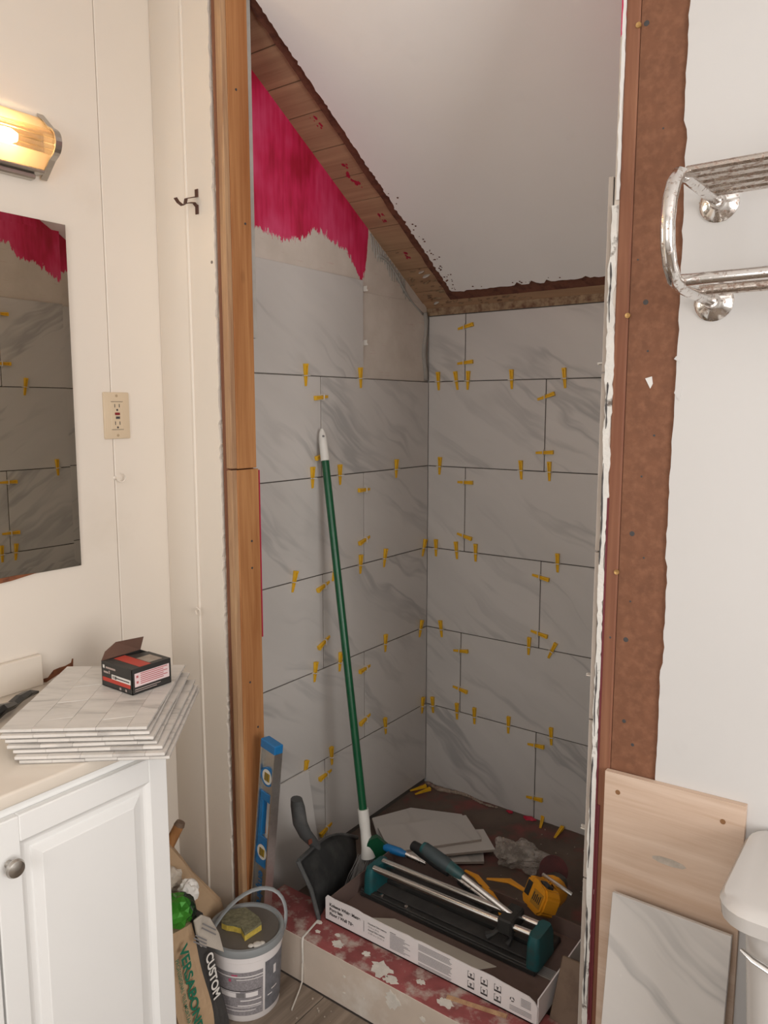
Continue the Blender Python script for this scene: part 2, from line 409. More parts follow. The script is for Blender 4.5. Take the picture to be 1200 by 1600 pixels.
def bm_prism(bm, poly, ext, mi=0):
    """closed polygon of 3-D points extruded by vector ext"""
    e = Vector(ext); A = [bm.verts.new(Vector(p)) for p in poly]; B = [bm.verts.new(Vector(p)+e) for p in poly]
    n = len(poly); fs = [bm.faces.new(A[::-1]), bm.faces.new(B)]
    for k in range(n): fs.append(bm.faces.new((A[k], A[(k+1) % n], B[(k+1) % n], B[k])))
    for f in fs: f.material_index = mi
def prism(name, poly, ext, mat, parent=None, bevel=0.):
    bm = bmesh.new(); bm_prism(bm, poly, ext)
    if bevel: bmesh.ops.bevel(bm, geom=bm.edges[:], offset=bevel, segments=1, affect='EDGES')
    return from_bm(name, bm, mat, parent)
def struct(o):
    o['kind'] = 'structure'; return o
def basis(u, v):
    u = Vector(u).normalized(); v = Vector(v); v = (v-u*v.dot(u)).normalized(); n = u.cross(v)
    return Matrix((u, v, n)).transposed()
def lettering(name, text, size, origin, u, v, mat, parent, bold=0., align='LEFT', lift=.0006, squash=1.):
    """flat print: text running along u with its letters' up direction v, laid on the surface"""
    cu = bpy.data.curves.new(name, 'FONT'); cu.body = text; cu.size = size; cu.align_x = align; cu.offset = bold; cu.fill_mode = 'FRONT'
    to = bpy.data.objects.new(name, cu); COL.objects.link(to)
    bpy.context.view_layer.update()
    me = bpy.data.meshes.new_from_object(to.evaluated_get(bpy.context.evaluated_depsgraph_get()))
    bpy.data.objects.remove(to)
    me.materials.clear(); me.materials.append(mat); me.name = name
    R = basis(u, v)
    if squash != 1.:
        for q in me.vertices: q.co.x *= squash
    M = Matrix.Translation(Vector(origin)+R.col[2]*lift) @ R.to_4x4()
    return place(bpy.data.objects.new(name, me), M, parent)
def print_lines(name, rows, origin, u, v, mat, parent, lift=.0007):
    """rows of small print as thin ink bars: rows = (u0, u1, v0, v1)"""
    R = basis(u, v); bm = bmesh.new()
    for a, b_, c, d in rows:
        q = [bm.verts.new((x, y, 0)) for x, y in ((a, c), (b_, c), (b_, d), (a, d))]; bm.faces.new(q)
    o = from_bm(name, bm, mat, parent, M=Matrix.Translation(Vector(origin)+R.col[2]*lift) @ R.to_4x4())
    if len(rows) > 1: o['kind'] = 'stuff'
    return o

# ------------------------------------------------------------------ setting: dimensions (metres, floor z = 0)
XM = -.125          # wall with the mirror
YF = -1.09          # front plane of the two wall ends beside the shower opening
XR = 1.063          # tiled face of the shower's right wall
ROOM_X1, ROOM_Y0, ROOM_Z = 3.2, -3.6, 2.5
ROWZ = [1.86-.307*k for k in range(7)]
TH = math.atan(.6225); CT, STH = math.cos(TH), math.sin(TH); CZ0 = 1.816
def cpt(x, s, off=0.):   # point of the sloped ceiling: s up the slope, off below the deck boards
    return Vector((x, -s*CT-off*STH, CZ0+s*STH-off*CT))

# room floor: vinyl planks on a slab
fl = struct(box('floor', (XM, ROOM_Y0, -.06), (ROOM_X1, -.99, -.004), plain('floor_underlay', (.10, .08, .07), .8)))
bm = bmesh.new(); bm_box(bm, (-.0875, -.61, -.002), (.0875, .61, .002), .0008)
pm = bpy.data.meshes.new('plank'); bm.to_mesh(pm); bm.free(); pm.materials.append(M_VINYL)
for i in range(19):
    for j in range(3):
        x = XM+.0885+i*.1775; y = -1.69-j*1.222+((i*.437) % .9)-.3
        if y+.61 > -1.085 and j == 0: pass
        o = place(bpy.data.objects.new('plank', pm), Matrix.Translation((x, y, -.002)), fl)
        hi = min(y+.61, -1.084); lo_ = max(y-.61, ROOM_Y0)
        if hi-lo_ < .05:
            bpy.data.objects.remove(o); continue
        o.matrix_basis = Matrix.Translation((x, (hi+lo_)/2, -.002)) @ Matrix.Diagonal((1, (hi-lo_)/1.22, 1, 1))
# shower floor
bm = bmesh.new(); bmesh.ops.create_grid(bm, x_segments=44, y_segments=44, size=.5)
for v in bm.verts:
    x, y = .53+v.co.x*1.10, -.49+v.co.y*.98
    v.co = (x, y, .002+.004*math.sin(x*23)*math.sin(y*19)+random.uniform(0, .002))
sfl = struct(from_bm('floor_shower', bm, M_SHOWERFLOOR, smooth='full'))
# mortar lump along the corner of the shower floor
bm = bmesh.new()
for i in range(26):
    t = i/25; p = Vector((.02+.30*t, -.012-.01*math.sin(9*t), .006))
    r = .016*(1-t*.6)*random.uniform(.6, 1.2)
    bmesh.ops.create_icosphere(bm, subdivisions=1, radius=r, matrix=Matrix.Translation(p) @ Matrix.Diagonal((1.3, 1, .6, 1)))
from_bm('mortar_line', bm, spotted('crumbly_mortar', (.34, .27, .21), (.22, .12, .10), 40, .5, .7, .95, .5), sfl, smooth='full')

# flat ceiling over the room, slope over the shower
struct(box('ceiling', (XM, ROOM_Y0, ROOM_Z), (ROOM_X1, -1.08, ROOM_Z+.05), M_PAINT_CEIL))
csl = empty('ceiling_slope', (.5, -.5, 2.1), None, None, None, 'structure')
SL = 1.30
bw = .108; s = -.02; i = 0
while s < SL:
    e = min(s+bw, SL+.05); g2 = .0016
    poly = [cpt(-.02, s+g2), cpt(1.3, s+g2), cpt(1.3, e-g2), cpt(-.02, e-g2)]
    prism('deck_board', poly, Vector((0, STH, CT))*.018, M_DECK, csl)
    s = e; i += 1
    bw = .106+.012*math.sin(i*2.1)
# dark backing above the boards
prism('roof_backing', [cpt(-.03, -.04, -.022), cpt(1.35, -.04, -.022), cpt(1.35, SL+.06, -.022), cpt(-.03, SL+.06, -.022)], Vector((0, STH, CT))*.02, M_FIBER, csl)
# fibre board strips whose edge shows beside the drywall
bm = bmesh.new()
SB = .044
def jag(n, amp): return [random.uniform(-amp, amp) for _ in range(n)]
left = [cpt(.116+j_, s_, .0005) for s_, j_ in zip([SB+(SL-SB)*k/40 for k in range(41)], jag(41, .0025))]
bm_prism(bm, left+[cpt(.22, SL, .0005), cpt(.22, SB+.08, .0005), cpt(1.3, SB+.08, .0005), cpt(1.3, SB, .0005)], Vector((0, -STH, -CT))*.008)
from_bm('fibre_board_edge', bm, M_FIBER, csl)
# painted drywall with a torn edge
n = 150; ss = [.098+(SL-.098)*k/n for k in range(n+1)]
L = []
for k, s_ in enumerate(ss):
    L.append(cpt(.150+random.gauss(0, .0018)+(.006*random.random() if random.random() < .12 else 0), s_, .009))
R = [cpt(.158+(1.3-.158)*k/90, .095+random.gauss(0, .002)+(random.uniform(0, .014) if random.random() < .1 else 0), .009) for k in range(91)]
bm = bmesh.new(); bm_prism(bm, R+[cpt(1.3, SL, .009)]+L[::-1], Vector((0, -STH, -CT))*.010)
dry = from_bm('drywall', bm, M_PAINT_CEIL, csl)
# flakes and pits beside the torn edge
bm = bmesh.new()
for _ in range(46):
    s_ = random.choice([random.uniform(.10, .55), random.uniform(.10, .30)]); x = .158+abs(random.gauss(0, .014))
    if random.random() < .3: x = random.uniform(.16, .6); s_ = .104+abs(random.gauss(0, .006))
    p = cpt(x, s_, .0195); a = random.uniform(.001, .0032)
    bm_prism(bm, [p+Vector((a*math.cos(t)*1.3, -a*math.sin(t)*CT, a*math.sin(t)*STH)) for t in (0, 1.2, 2.3, 3.3, 4.4, 5.4)], Vector((0, -STH, -CT))*.0008)
o = from_bm('pit_marks', bm, M_FIBER, csl); o['kind'] = 'stuff'
# old mastic lumps near the back corner of the boards
bm = bmesh.new()
for _ in range(70):
    if random.random() < .55: x = random.uniform(.0, .115); s_ = .05+abs(random.gauss(0, .10))
    else: x = random.uniform(.02, .4); s_ = random.uniform(.004, .05)
    p = cpt(x, s_, .001); r = random.uniform(.003, .010)
    bmesh.ops.create_icosphere(bm, subdivisions=1, radius=r, matrix=Matrix.Translation(p) @ Matrix.Rotation(TH, 4, 'X') @ Matrix.Diagonal((random.uniform(.8, 2), random.uniform(.6, 1.4), .25, 1)))
o = from_bm('mastic_lumps', bm, M_OLDMASTIC, csl, smooth='full'); o['kind'] = 'stuff'
bm = bmesh.new()
for x, s_, r in ((.085, .17, .016), (.075, .19, .012), (.05, .03, .012)):
    bmesh.ops.create_icosphere(bm, subdivisions=2, radius=r, matrix=Matrix.Translation(cpt(x, s_, .002)) @ Matrix.Rotation(TH, 4, 'X') @ Matrix.Diagonal((.8, 1.5, .2, 1)))
o = from_bm('plaster_dabs', bm, M_PLASTER, csl, smooth='full'); o['kind'] = 'stuff'
# red paint dabs on the boards
bm = bmesh.new()
for x, s_ in ((.07, .83), (.075, .80), (.05, .62), (.06, .58), (.055, .60), (.06, .43), (.066, .45), (.06, .265), (.055, .272), (.07, .66)):
    for _ in range(4):
        p = cpt(x+random.gauss(0, .006), s_+random.gauss(0, .008), .0004); a = random.uniform(.0015, .006)
        bm_prism(bm, [p+Vector((a*math.cos(t), -a*math.sin(t)*CT*1.3, a*math.sin(t)*STH*1.3)) for t in (0, 1.1, 2.2, 3.2, 4.3, 5.3)], Vector((0, -STH, -CT))*.0004)
o = from_bm('red_paint_dabs', bm, M_MEMBRANE, csl); o['kind'] = 'stuff'

# --- tiled shower walls
def tile_mesh(wd, ht):
    key = (round(wd, 3), round(ht, 3))
    if key in tile_mesh.c: return tile_mesh.c[key]
    bm = bmesh.new(); bm_box(bm, (-wd/2, -ht/2, -.0085), (wd/2, ht/2, 0), .0009)
    bm.normal_update()
    for f in bm.faces: f.material_index = 0 if f.normal.z > .5 else 1
    me = bpy.data.meshes.new('tile'); bm.to_mesh(me); bm.free(); me.materials.append(M_MARBLE); me.materials.append(M_TILEBODY)
    tile_mesh.c[key] = me; return me
tile_mesh.c = {}
def add_tile(par, u0, u1, z0, z1, frame, gap=.0016):
    wd, ht = u1-u0-2*gap, z1-z0-2*gap
    o = bpy.data.objects.new('tile', tile_mesh(wd, ht))
    R, org, uv = frame
    c = org+uv*((u0+u1)/2)+Vector((0, 0, (z0+z1)/2))
    jit = Matrix.Rotation(random.gauss(0, .0007), 4, 'Z')
    return place(o, Matrix.Translation(c) @ R.to_4x4() @ jit, par)
FL = (basis((0, 1, 0), (0, 0, 1)), Vector((0, 0, 0)), Vector((0, 1, 0)))       # left wall, u = +y, normal +x
FB = (basis((1, 0, 0), (0, 0, 1)), Vector((0, 0, 0)), Vector((1, 0, 0)))       # back wall, u = +x, normal -y
FR = (basis((0, -1, 0), (0, 0, 1)), Vector((XR, 0, 0)), Vector((0, -1, 0)))    # right wall, u = -y, normal -x
wl = struct(box('wall_alcove_left', (-.10, -.99, -.03), (-.0118, .012, 2.52), M_SUB_L))
wb = struct(box('wall_alcove_back', (-.10, .0118, -.03), (1.25, .10, 1.80), M_CEMENT))
wr = struct(box('wall_alcove_right', (XR+.0118, YF+.003, -.03), (XR+.022, .012, 2.45), M_SUB_R))
box('joint_mortar', (-.0117, -.99, .0), (-.0028, -.003, 1.553), M_THINSET_DARK, wl)
box('joint_mortar', (.003, .0030, .0), (XR, .0117, 1.785), M_THINSET_DARK, wb)
box('joint_mortar', (XR+.0050, YF+.006, .0), (XR+.0117, 0, 1.835), M_THINSET_DARK, wr)
ZB = .018
add_tile(wl, -.997, -.387, ROWZ[1], 1.866, FL)
for k in range(1, 6):
    j = -.6007 if k % 2 else -.3888
    z0 = ROWZ[k+1] if k < 5 else ZB
    add_tile(wl, -.990, j, z0, ROWZ[k], FL); add_tile(wl, j, .0010, z0, ROWZ[k], FL)
BJ = [.153, .4645, .160, .463, .151, .462]
for k in range(6):
    z1 = 1.787 if k == 0 else ROWZ[k]; z0 = ROWZ[k+1] if k < 5 else -.004
    add_tile(wb, -.0010, BJ[k], z0, z1, FB); add_tile(wb, BJ[k], min(BJ[k]+.612, XR), z0, z1, FB)
    if BJ[k]+.612 < XR: add_tile(wb, BJ[k]+.612, XR-.001, z0, z1, FB)
RZ = [1.842]+[1.516-.314*k for k in range(5)]+[.01]
for k in range(6):
    js = [.30, .91] if k % 2 == 0 else [.61]
    e = [.012]+js+[1.088]
    for a, b_ in zip(e, e[1:]): add_tile(wr, a, b_, RZ[k+1], RZ[k], FR)
# wood blocking left showing over the back wall's tiles
box('blocking_strip', (-.02, .002, 1.789), (1.1, .0116, 1.828), M_OLDMASTIC, wb)
box('cut_line', (0, .0035, 1.7865), (1.06, .0112, 1.7905), M_THINSET_DARK, wb)
# combed mortar ridges on the bare patch beside the crimson coat
bm = bmesh.new()
for i in range(15):
    y = -.335+i*.0135; top = CZ0-.6225*y-.006; ln = .055+.012*math.sin(i)
    bm_tube(bm, [(-.011, y+.012*t, top-ln*t) for t in (0, .35, .7, 1)], [.0030, .0034, .003, .001], 6)
o = from_bm('mortar_ridges', bm, M_CEMENT, wl, smooth='full'); o['kind'] = 'stuff'
bm = bmesh.new(); bm_tube(bm, [(-.009, -.30+.27*t, 1.955-.17*t**1.3+.012*math.sin(t*7)) for t in [k/14 for k in range(15)]], [.003+.003*random.random() for _ in range(15)], 6)
bm_tube(bm, [(-.006, -.018+.008*math.sin(i), 1.80-.03*i) for i in range(9)], [.006+.004*random.random() for _ in range(9)], 6)
o = from_bm('mortar_smear', bm, M_CEMENT, wl, smooth='full'); o['kind'] = 'stuff'
bm = bmesh.new(); bm_box(bm, (-.0117, -.386, 1.5538), (-.0085, -.004, 1.83), .001); from_bm('skim_patch', bm, M_SUB_L, wl)

# --- wall carrying the mirror: painted boards with a V joint
wm = struct(box('wall_left', (XM-.10, ROOM_Y0, -.02), (XM-.012, YF+.1, ROOM_Z), M_PAINT_CREAM))
for y0, y1 in ((ROOM_Y0, -2.46), (-2.46, -1.85), (-1.85, -1.247), (-1.247, YF+.002)):
    bm = bmesh.new(); bm_box(bm, (XM-.012, y0+.0006, 0), (XM, y1-.0006, ROOM_Z), .0022); from_bm('panel', bm, M_PAINT_CREAM, wm)
# --- short return wall left of the opening
wt = struct(box('wall_left_return', (XM, YF+.012, -.02), (.092, -1.0, 2.5), M_PAINT_CREAM))
bm = bmesh.new(); bm_box(bm, (XM, YF-.003, 0), (-.004, YF+.012, 2.5), .003, 2); from_bm('panel', bm, M_PAINT_CREAM, wt, smooth=True)
edge = [(-.002, 0)]
zz = 0; P_ = []
while zz < 2.5:
    P_.append((.089+random.gauss(0, .0016)-(random.uniform(0, .005) if random.random() < .2 else 0), zz)); zz += .012
bm = bmesh.new(); bm_prism(bm, [(x, YF, z) for x, z in P_]+[(P_[-1][0], YF, 2.5), (-.006, YF, 2.5), (-.006, YF, 0)], (0, .012, 0)); from_bm('panel', bm, M_PAINT_CREAM, wt)
tube('caulk_bead', [(-.005+.001*math.sin(z*5), YF-.001, z) for z in [0.01+.1*k for k in range(25)]], .004, M_PAINT_CREAM, wt, n=8)
# rough dark gap, strips and the old stud that frame the opening
st = empty('stud_post', (.11, -1.05, 0), 'rough pine stud framing the left side of the shower opening', 'stud')
box('backing_strip', (.080, YF+.0125, 0), (.112, -1.0, 2.5), M_FIBER, st)
box('strip', (.097, YF+.002, .0), (.114, YF+.03, 2.5), M_HARDW, st, .001)
box('strip', (.114, YF-.003, 1.308), (.1215, YF+.03, 2.5), M_STUD2, st, .001)
box('strip', (.1215, YF-.005, 1.308), (.1365, YF+.012, 2.5), M_STUD2, st, .001)
box('strip', (.114, YF-.003, .0), (.120, YF+.03, 1.302), M_STUD2, st, .001)
box('strip', (.120, YF-.006, .0), (.1365, YF+.012, 1.304), M_STUD2, st, .001)
box('stud_board', (.100, YF+.012, 1.3065), (.1385, -1.013, 2.5), M_STUD, st, .0012)
box('stud_board', (.100, YF+.010, .0), (.1400, -1.008, 1.3035), M_STUD, st, .0012)
box('cement_board_edge', (.126, -1.0125, 1.63), (.136, -1.000, 2.5), M_CEMENT, st)
box('membrane_edge', (.128, -1.0075, .86), (.1395, -1.0035, 1.30), M_MEMBRANE, st)
for z in (1.05, 1.12, 1.9, 2.2, .75, .62):
    lathe('nail_head', [(.0001, .0006), (.003, .0006), (.003, -.002)], (.1405 if z < 1.3 else .139, -1.03-.03*random.random(), z), M_INK, st, (1, 0, 0), 8)

# --- wall right of the opening: torn plaster edge, wood strip, hardboard, then painted drywall
rw = struct(box('wall_right', (1.098, YF+.012, -.02), (ROOM_X1, -.99, 2.5), plain('wall_core', (.3, .2, .13), .9)))
box('wood_strip', (1.083, YF+.001, 0), (1.1065, YF+.03, 2.5), M_HARDW, rw, .0025)
box('hardboard', (1.1075, YF+.0045, .3), (1.20, YF+.0125, 2.5), M_HARD, rw)
zz = 0; P_ = []
while zz < 2.5:
    b0 = 1.184 if zz > 1.9 else 1.189 if zz > 1.2 else 1.192
    P_.append((b0+random.gauss(0, .0007)+.0012*math.sin(zz*9)-(.004 if .77 < zz < 1.02 else 0), zz)); zz += .014
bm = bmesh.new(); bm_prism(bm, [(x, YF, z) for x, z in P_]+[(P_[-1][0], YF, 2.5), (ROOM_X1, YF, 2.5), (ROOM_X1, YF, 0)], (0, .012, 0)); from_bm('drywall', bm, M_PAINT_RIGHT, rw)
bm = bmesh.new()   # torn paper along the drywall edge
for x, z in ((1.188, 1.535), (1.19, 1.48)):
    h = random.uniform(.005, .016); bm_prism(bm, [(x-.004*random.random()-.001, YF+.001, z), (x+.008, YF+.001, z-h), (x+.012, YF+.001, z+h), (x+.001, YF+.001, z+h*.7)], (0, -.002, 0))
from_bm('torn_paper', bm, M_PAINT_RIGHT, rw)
# plaster line at the shower side of the wall's end
zz = .0; A_, B_ = [], []; wa = wb_ = 0.
while zz < 1.80:
    wa = wa*.85+random.gauss(0, .0008); wb_ = wb_*.8+random.gauss(0, .0010)
    A_.append((1.0728+wa+random.gauss(0, .0004), zz)); B_.append((1.0828+wb_+max(0, .0035*math.sin(zz*11+1)*math.sin(zz*3.1))+random.gauss(0, .0005), zz)); zz += .008
bm = bmesh.new(); bm_prism(bm, [(x, YF-.001, z) for x, z in A_]+[(x, YF-.001, z) for x, z in B_[::-1]], (0, .010, 0)); from_bm('torn_plaster', bm, M_CAULK, rw)
for z0, z1, x_ in ((1.60, 1.70, 1.0745), (1.42, 1.50, 1.076), (1.18, 1.36, 1.0745), (.86, 1.0, 1.0758), (.60, .82, 1.0745), (.32, .52, 1.076)):
    pts_ = [(x_+.0008*math.sin(k*.6+z0*9), YF-.0012, z0+(z1-z0)*k/14) for k in range(15)]
    tube('crevice', pts_, [.0004]+[.0006+.0016*random.random() for _ in range(13)]+[.0004], M_INK, rw, n=5)
zz = 1.80; A_, B_ = [], []
while zz < 2.3:
    A_.append((1.0785+random.gauss(0, .0006), zz)); B_.append((1.0835+random.gauss(0, .0008), zz)); zz += .012
bm = bmesh.new(); bm_prism(bm, [(x, YF-.0005, z) for x, z in A_]+[(x, YF-.0005, z) for x, z in B_[::-1]], (0, .010, 0)); from_bm('plaster_edge', bm, M_PAINT_WHITE, rw)
box('maroon_edge_strip', (1.0835, YF-.0012, .02), (1.0865, YF+.008, 1.30), M_MAROON, rw)
box('maroon_edge_strip', (1.087, YF-.0012, .02), (1.0915, YF+.008, .73), M_MAROON, rw)
bm = bmesh.new()
for x, z, r in ((1.116, 2.066, .0045), (1.150, 1.90, .0015), (1.134, 1.63, .0045), (1.118, 1.70, .0015), (1.141, 1.55, .0018), (1.158, 1.41, .002), (1.128, 1.24, .0045), (1.098, 1.05, .004), (1.125, 1.05, .0045), (1.14, 1.34, .0018), (1.13, 1.12, .0018), (1.15, 1.20, .0018), (1.128, .90, .0035), (1.145, .86, .003), (1.165, 1.78, .0015)):
    bm_lathe(bm, [(.0001, .0006), (r, .0004), (r, -.001)], (x, YF+.0045-(.003 if x < 1.107 else 0), z), (0, -1, 0), 10)
from_bm('nail_marks', bm, M_INK, rw)['kind'] = 'stuff'
bm = bmesh.new()
for x, z in ((1.1045, 2.065), (1.106, 1.61), (1.105, 1.17)):
    bm_lathe(bm, [(.0012, .001), (.0045, .0018), (.0045, -.001)], (x, YF+.001, z), (0, -1, 0), 12)
from_bm('screw_heads', bm, plain('brass_screw', (.45, .27, .10), .4, .6), rw)
bm = bmesh.new(); bm_prism(bm, [(1.139, YF+.0044, 1.505), (1.150, YF+.0044, 1.508), (1.152, YF+.0044, 1.496), (1.148, YF+.0044, 1.488)], (0, -.0012, 0))
from_bm('plaster_fleck', bm, M_PAINT_WHITE, rw)

# --- rest of the bathroom (behind the camera): side wall and the rear wall with an added opening
bx0, bx1, bz0, bz1 = .85, 1.85, .95, 2.05
wbh = empty('wall_behind', (1.2, ROOM_Y0, 0), None, None, None, 'structure')
for lo_, hi_ in (((XM, ROOM_Y0-.1, -.02), (bx0, ROOM_Y0, ROOM_Z)), ((bx1, ROOM_Y0-.1, -.02), (ROOM_X1, ROOM_Y0, ROOM_Z)), ((bx0, ROOM_Y0-.1, -.02), (bx1, ROOM_Y0, bz0)), ((bx0, ROOM_Y0-.1, bz1), (bx1, ROOM_Y0, ROOM_Z))):
    box('wall_section', lo_, hi_, M_PAINT_WHITE, wbh)
rear_open = empty('added_rear_opening', (1.35, ROOM_Y0, bz0), None, None, None, 'structure')  # made-up opening that houses the added rear fill
for lo_, hi_ in (((bx0-.06, ROOM_Y0-.02, bz0-.06), (bx1+.06, ROOM_Y0+.015, bz0)), ((bx0-.06, ROOM_Y0-.02, bz1), (bx1+.06, ROOM_Y0+.015, bz1+.06)), ((bx0-.06, ROOM_Y0-.02, bz0), (bx0, ROOM_Y0+.015, bz1)), ((bx1, ROOM_Y0-.02, bz0), (bx1+.06, ROOM_Y0+.015, bz1))):
    box('window_frame', lo_, hi_, M_WHITE_LACQ, rear_open, .003)
wy0, wy1, wz0, wz1 = -2.98, -1.82, .92, 2.08
wbk = empty('wall_side', (ROOM_X1, -2.4, 0), None, None, None, 'structure')
for lo_, hi_ in (((ROOM_X1, ROOM_Y0, -.02), (ROOM_X1+.1, wy0, ROOM_Z)), ((ROOM_X1, wy1, -.02), (ROOM_X1+.1, YF+.1, ROOM_Z)),
                 ((ROOM_X1, wy0, -.02), (ROOM_X1+.1, wy1, wz0)), ((ROOM_X1, wy0, wz1), (ROOM_X1+.1, wy1, ROOM_Z))):
    box('wall_section', lo_, hi_, M_PAINT_WHITE, wbk)
wn = empty('window_1', (ROOM_X1, (wy0+wy1)/2, wz0), None, None, None, 'structure')
for lo_, hi_ in (((ROOM_X1-.015, wy0-.06, wz0-.06), (ROOM_X1+.02, wy1+.06, wz0)), ((ROOM_X1-.015, wy0-.06, wz1), (ROOM_X1+.02, wy1+.06, wz1+.06)),
                 ((ROOM_X1-.015, wy0-.06, wz0), (ROOM_X1+.02, wy0, wz1)), ((ROOM_X1-.015, wy1, wz0), (ROOM_X1+.02, wy1+.06, wz1))):
    box('window_frame', lo_, hi_, M_WHITE_LACQ, wn, .003)

# --- shower curb (cement board box, crimson membrane on top)
cb = empty('shower_curb', (.6, -1.02, 0), 'low shower curb of cement board with peeling crimson membrane on top', 'shower curb')
bm = bmesh.new(); bm_box(bm, (.1405, -1.080, 0), (1.062, -1.068, .124), .0015); from_bm('front_board', bm, M_CURB_FRONT, cb)
bm = bmesh.new(); bm_box(bm, (.1405, -1.0678, .0), (1.062, -.955, .112), .001); from_bm('core_lumber', bm, M_STUD2, cb)
bm = bmesh.new(); bm_box(bm, (.1405, -1.0795, .1122), (1.062, -.943, .126), .0035, 2); from_bm('top_board', bm, M_CURB_TOP, cb, smooth=True)
bm = bmesh.new(); bm_box(bm, (.1405, -.955, .0), (1.062, -.943, .112)); from_bm('inner_board', bm, M_CURB_TOP, cb)
bm = bmesh.new()   # plaster splashes on curb top and front edge
for x, y, r in ((.42, -1.045, .018), (.35, -1.04, .008), (.56, -1.05, .034), (.60, -1.065, .02), (.33, -1.01, .010), (.74, -1.05, .02), (.66, -1.03, .012), (.40, -1.02, .008), (.50, -1.03, .012)):
    k = 22; ph = random.uniform(0, 6)
    bm_prism(bm, [(x+r*random.uniform(.6, 1.2)*math.cos(ph+2*math.pi*i/k), max(-1.0785, y+r*.7*random.uniform(.6, 1.2)*math.sin(ph+2*math.pi*i/k)), .1258) for i in range(k)], (0, 0, .0012))
for x, z, w_, h in ((.615, .108, .022, .045), (.70, .09, .008, .012), (.78, .095, .03, .03), (.47, .085, .004, .006), (.53, .055, .004, .005), (.47, .04, .004, .004)):
    k = 20; bm_prism(bm, [(x+w_*random.uniform(.55, 1.15)*math.cos(2*math.pi*i/k), -1.0799, min(.122, z-h*.4+h*.6*random.uniform(.6, 1.1)*math.sin(2*math.pi*i/k))) for i in range(k)], (0, -.0012, 0))
o = from_bm('plaster_splashes', bm, M_PLASTER, cb); o['kind'] = 'stuff'

# ------------------------------------------------------------------ tile leveling wedges
bm = bmesh.new()   # local: v = length (local y), n = local z out of the wall
def wedge_part(x0, x1, zt, zb, y0=-.031, y1=.034):
    A = [(x0, y0, .0012), (x1, y0, .0012), (x1, y1, .0012), (x0, y1, .0012)]
    B = [(x0, y0, zb), (x1, y0, zb), (x1, y1, zt), (x0, y1, zt)]
    va = [bm.verts.new(p) for p in A]; vb = [bm.verts.new(p) for p in B]
    bm.faces.new(va[::-1]); bm.faces.new(vb)
    for k in range(4): bm.faces.new((va[k], va[(k+1) % 4], vb[(k+1) % 4], vb[k]))
wedge_part(-.0065, -.0022, .0115, .0030); wedge_part(.0022, .0065, .0115, .0030); wedge_part(-.0022, .0022, .0070, .0018); wedge_part(-.0065, .0065, .0120, .0115, .029, .0345)
for v in bm.verts:
    if v.co.y < -.02: v.co.x *= .6
wedge_me = bpy.data.meshes.new('wedge'); bm.to_mesh(wedge_me); bm.free(); wedge_me.materials.append(M_WEDGE)
bm = bmesh.new(); bm_box(bm, (-.0095, -.001, -.006), (-.0068, .001, .013)); bm_box(bm, (.0068, -.001, -.006), (.0095, .001, .013)); bm_box(bm, (-.0095, -.001, .0112), (.0095, .001, .0142)); bm_box(bm, (-.0095, -.001, -.006), (.0095, .001, .0015))
clip_me = bpy.data.meshes.new('clip'); bm.to_mesh(clip_me); bm.free(); clip_me.materials.append(M_CLIP)
bm = bmesh.new(); bm_box(bm, (-.0085, -.001, -.006), (.0085, .001, .012)); bm_box(bm, (-.0085, -.001, .012), (-.003, .001, .016)); stub_me = bpy.data.meshes.new('clip_tab'); bm.to_mesh(stub_me); bm.free(); stub_me.materials.append(M_CLIP)
ORD = ['top', 'second', 'third', 'fourth', 'fifth', 'sixth']
ORDN = ['first', 'second', 'third', 'fourth', 'fifth', 'sixth']
def wedge(R, p, ang, label, group, clip=True):
    M = Matrix.Translation(p) @ R.to_4x4()
    e = bpy.data.objects.new('leveling_wedge', None); e.empty_display_size = .02; place(e, M); tag(e, label, 'tile wedge', group)
    place(bpy.data.objects.new('wedge', wedge_me), M @ Matrix.Rotation(ang, 4, 'Z'), e)
    place(bpy.data.objects.new('clip', clip_me), M @ Matrix.Rotation(ang if abs(ang) < .8 else math.pi/2, 4, 'Z'), e)
LH = {1: [-.673, -.409], 2: [-.648, -.517, -.208], 3: [-.737, -.549, -.413, -.276, -.029], 4: [-.647, -.524, -.272, -.047], 5: [-.698, -.571, -.272, -.031]}
LV = {1: [1.49, 1.313], 2: [1.189, 1.02], 3: [.902, .72], 4: [.573, .392], 5: [.274, .085]}
BH = {1: [.045, .121, .168, .339, .53], 2: [.054, .382, .486], 3: [.041, .13, .21, .525], 4: [.067, .428, .514], 5: [.033, .141, .216, .356, .521]}
BV = {0: [1.741, 1.617], 1: [1.495, 1.31], 2: [1.193, .997], 3: [.884, .685], 4: [.564, .416], 5: [.278, .08]}
for k, us in LH.items():
    for i, u in enumerate(us[::-1]):
        wedge(FL[0], Vector((0, u, ROWZ[k])), random.gauss(0, .10) if not (k == 3 and u < -.7) else -.2, f'upright yellow wedge in the left tiled wall, {ORD[k-1]} level seam, {ORDN[i]} from the corner', 'yellow leveling wedges in the left shower wall')
for k, zs in LV.items():
    j = -.6007 if k % 2 else -.3888
    for i, z in enumerate(zs):
        wedge(FL[0], Vector((0, j, z)), math.pi/2+random.gauss(.12, .15), f'sideways yellow wedge in the left tiled wall, {("upper", "lower")[i]} one in the {ORD[k]} tile row', 'yellow leveling wedges in the left shower wall')
for k, us in BH.items():
    for i, u in enumerate(us):
        wedge(FB[0], Vector((u, 0, ROWZ[k])), random.gauss(0, .06) if not (k in (4,) and u > .5) else -.45, f'upright yellow wedge in the back tiled wall, {ORD[k-1]} level seam, {ORDN[i]} from the corner', 'yellow leveling wedges in the back shower wall')
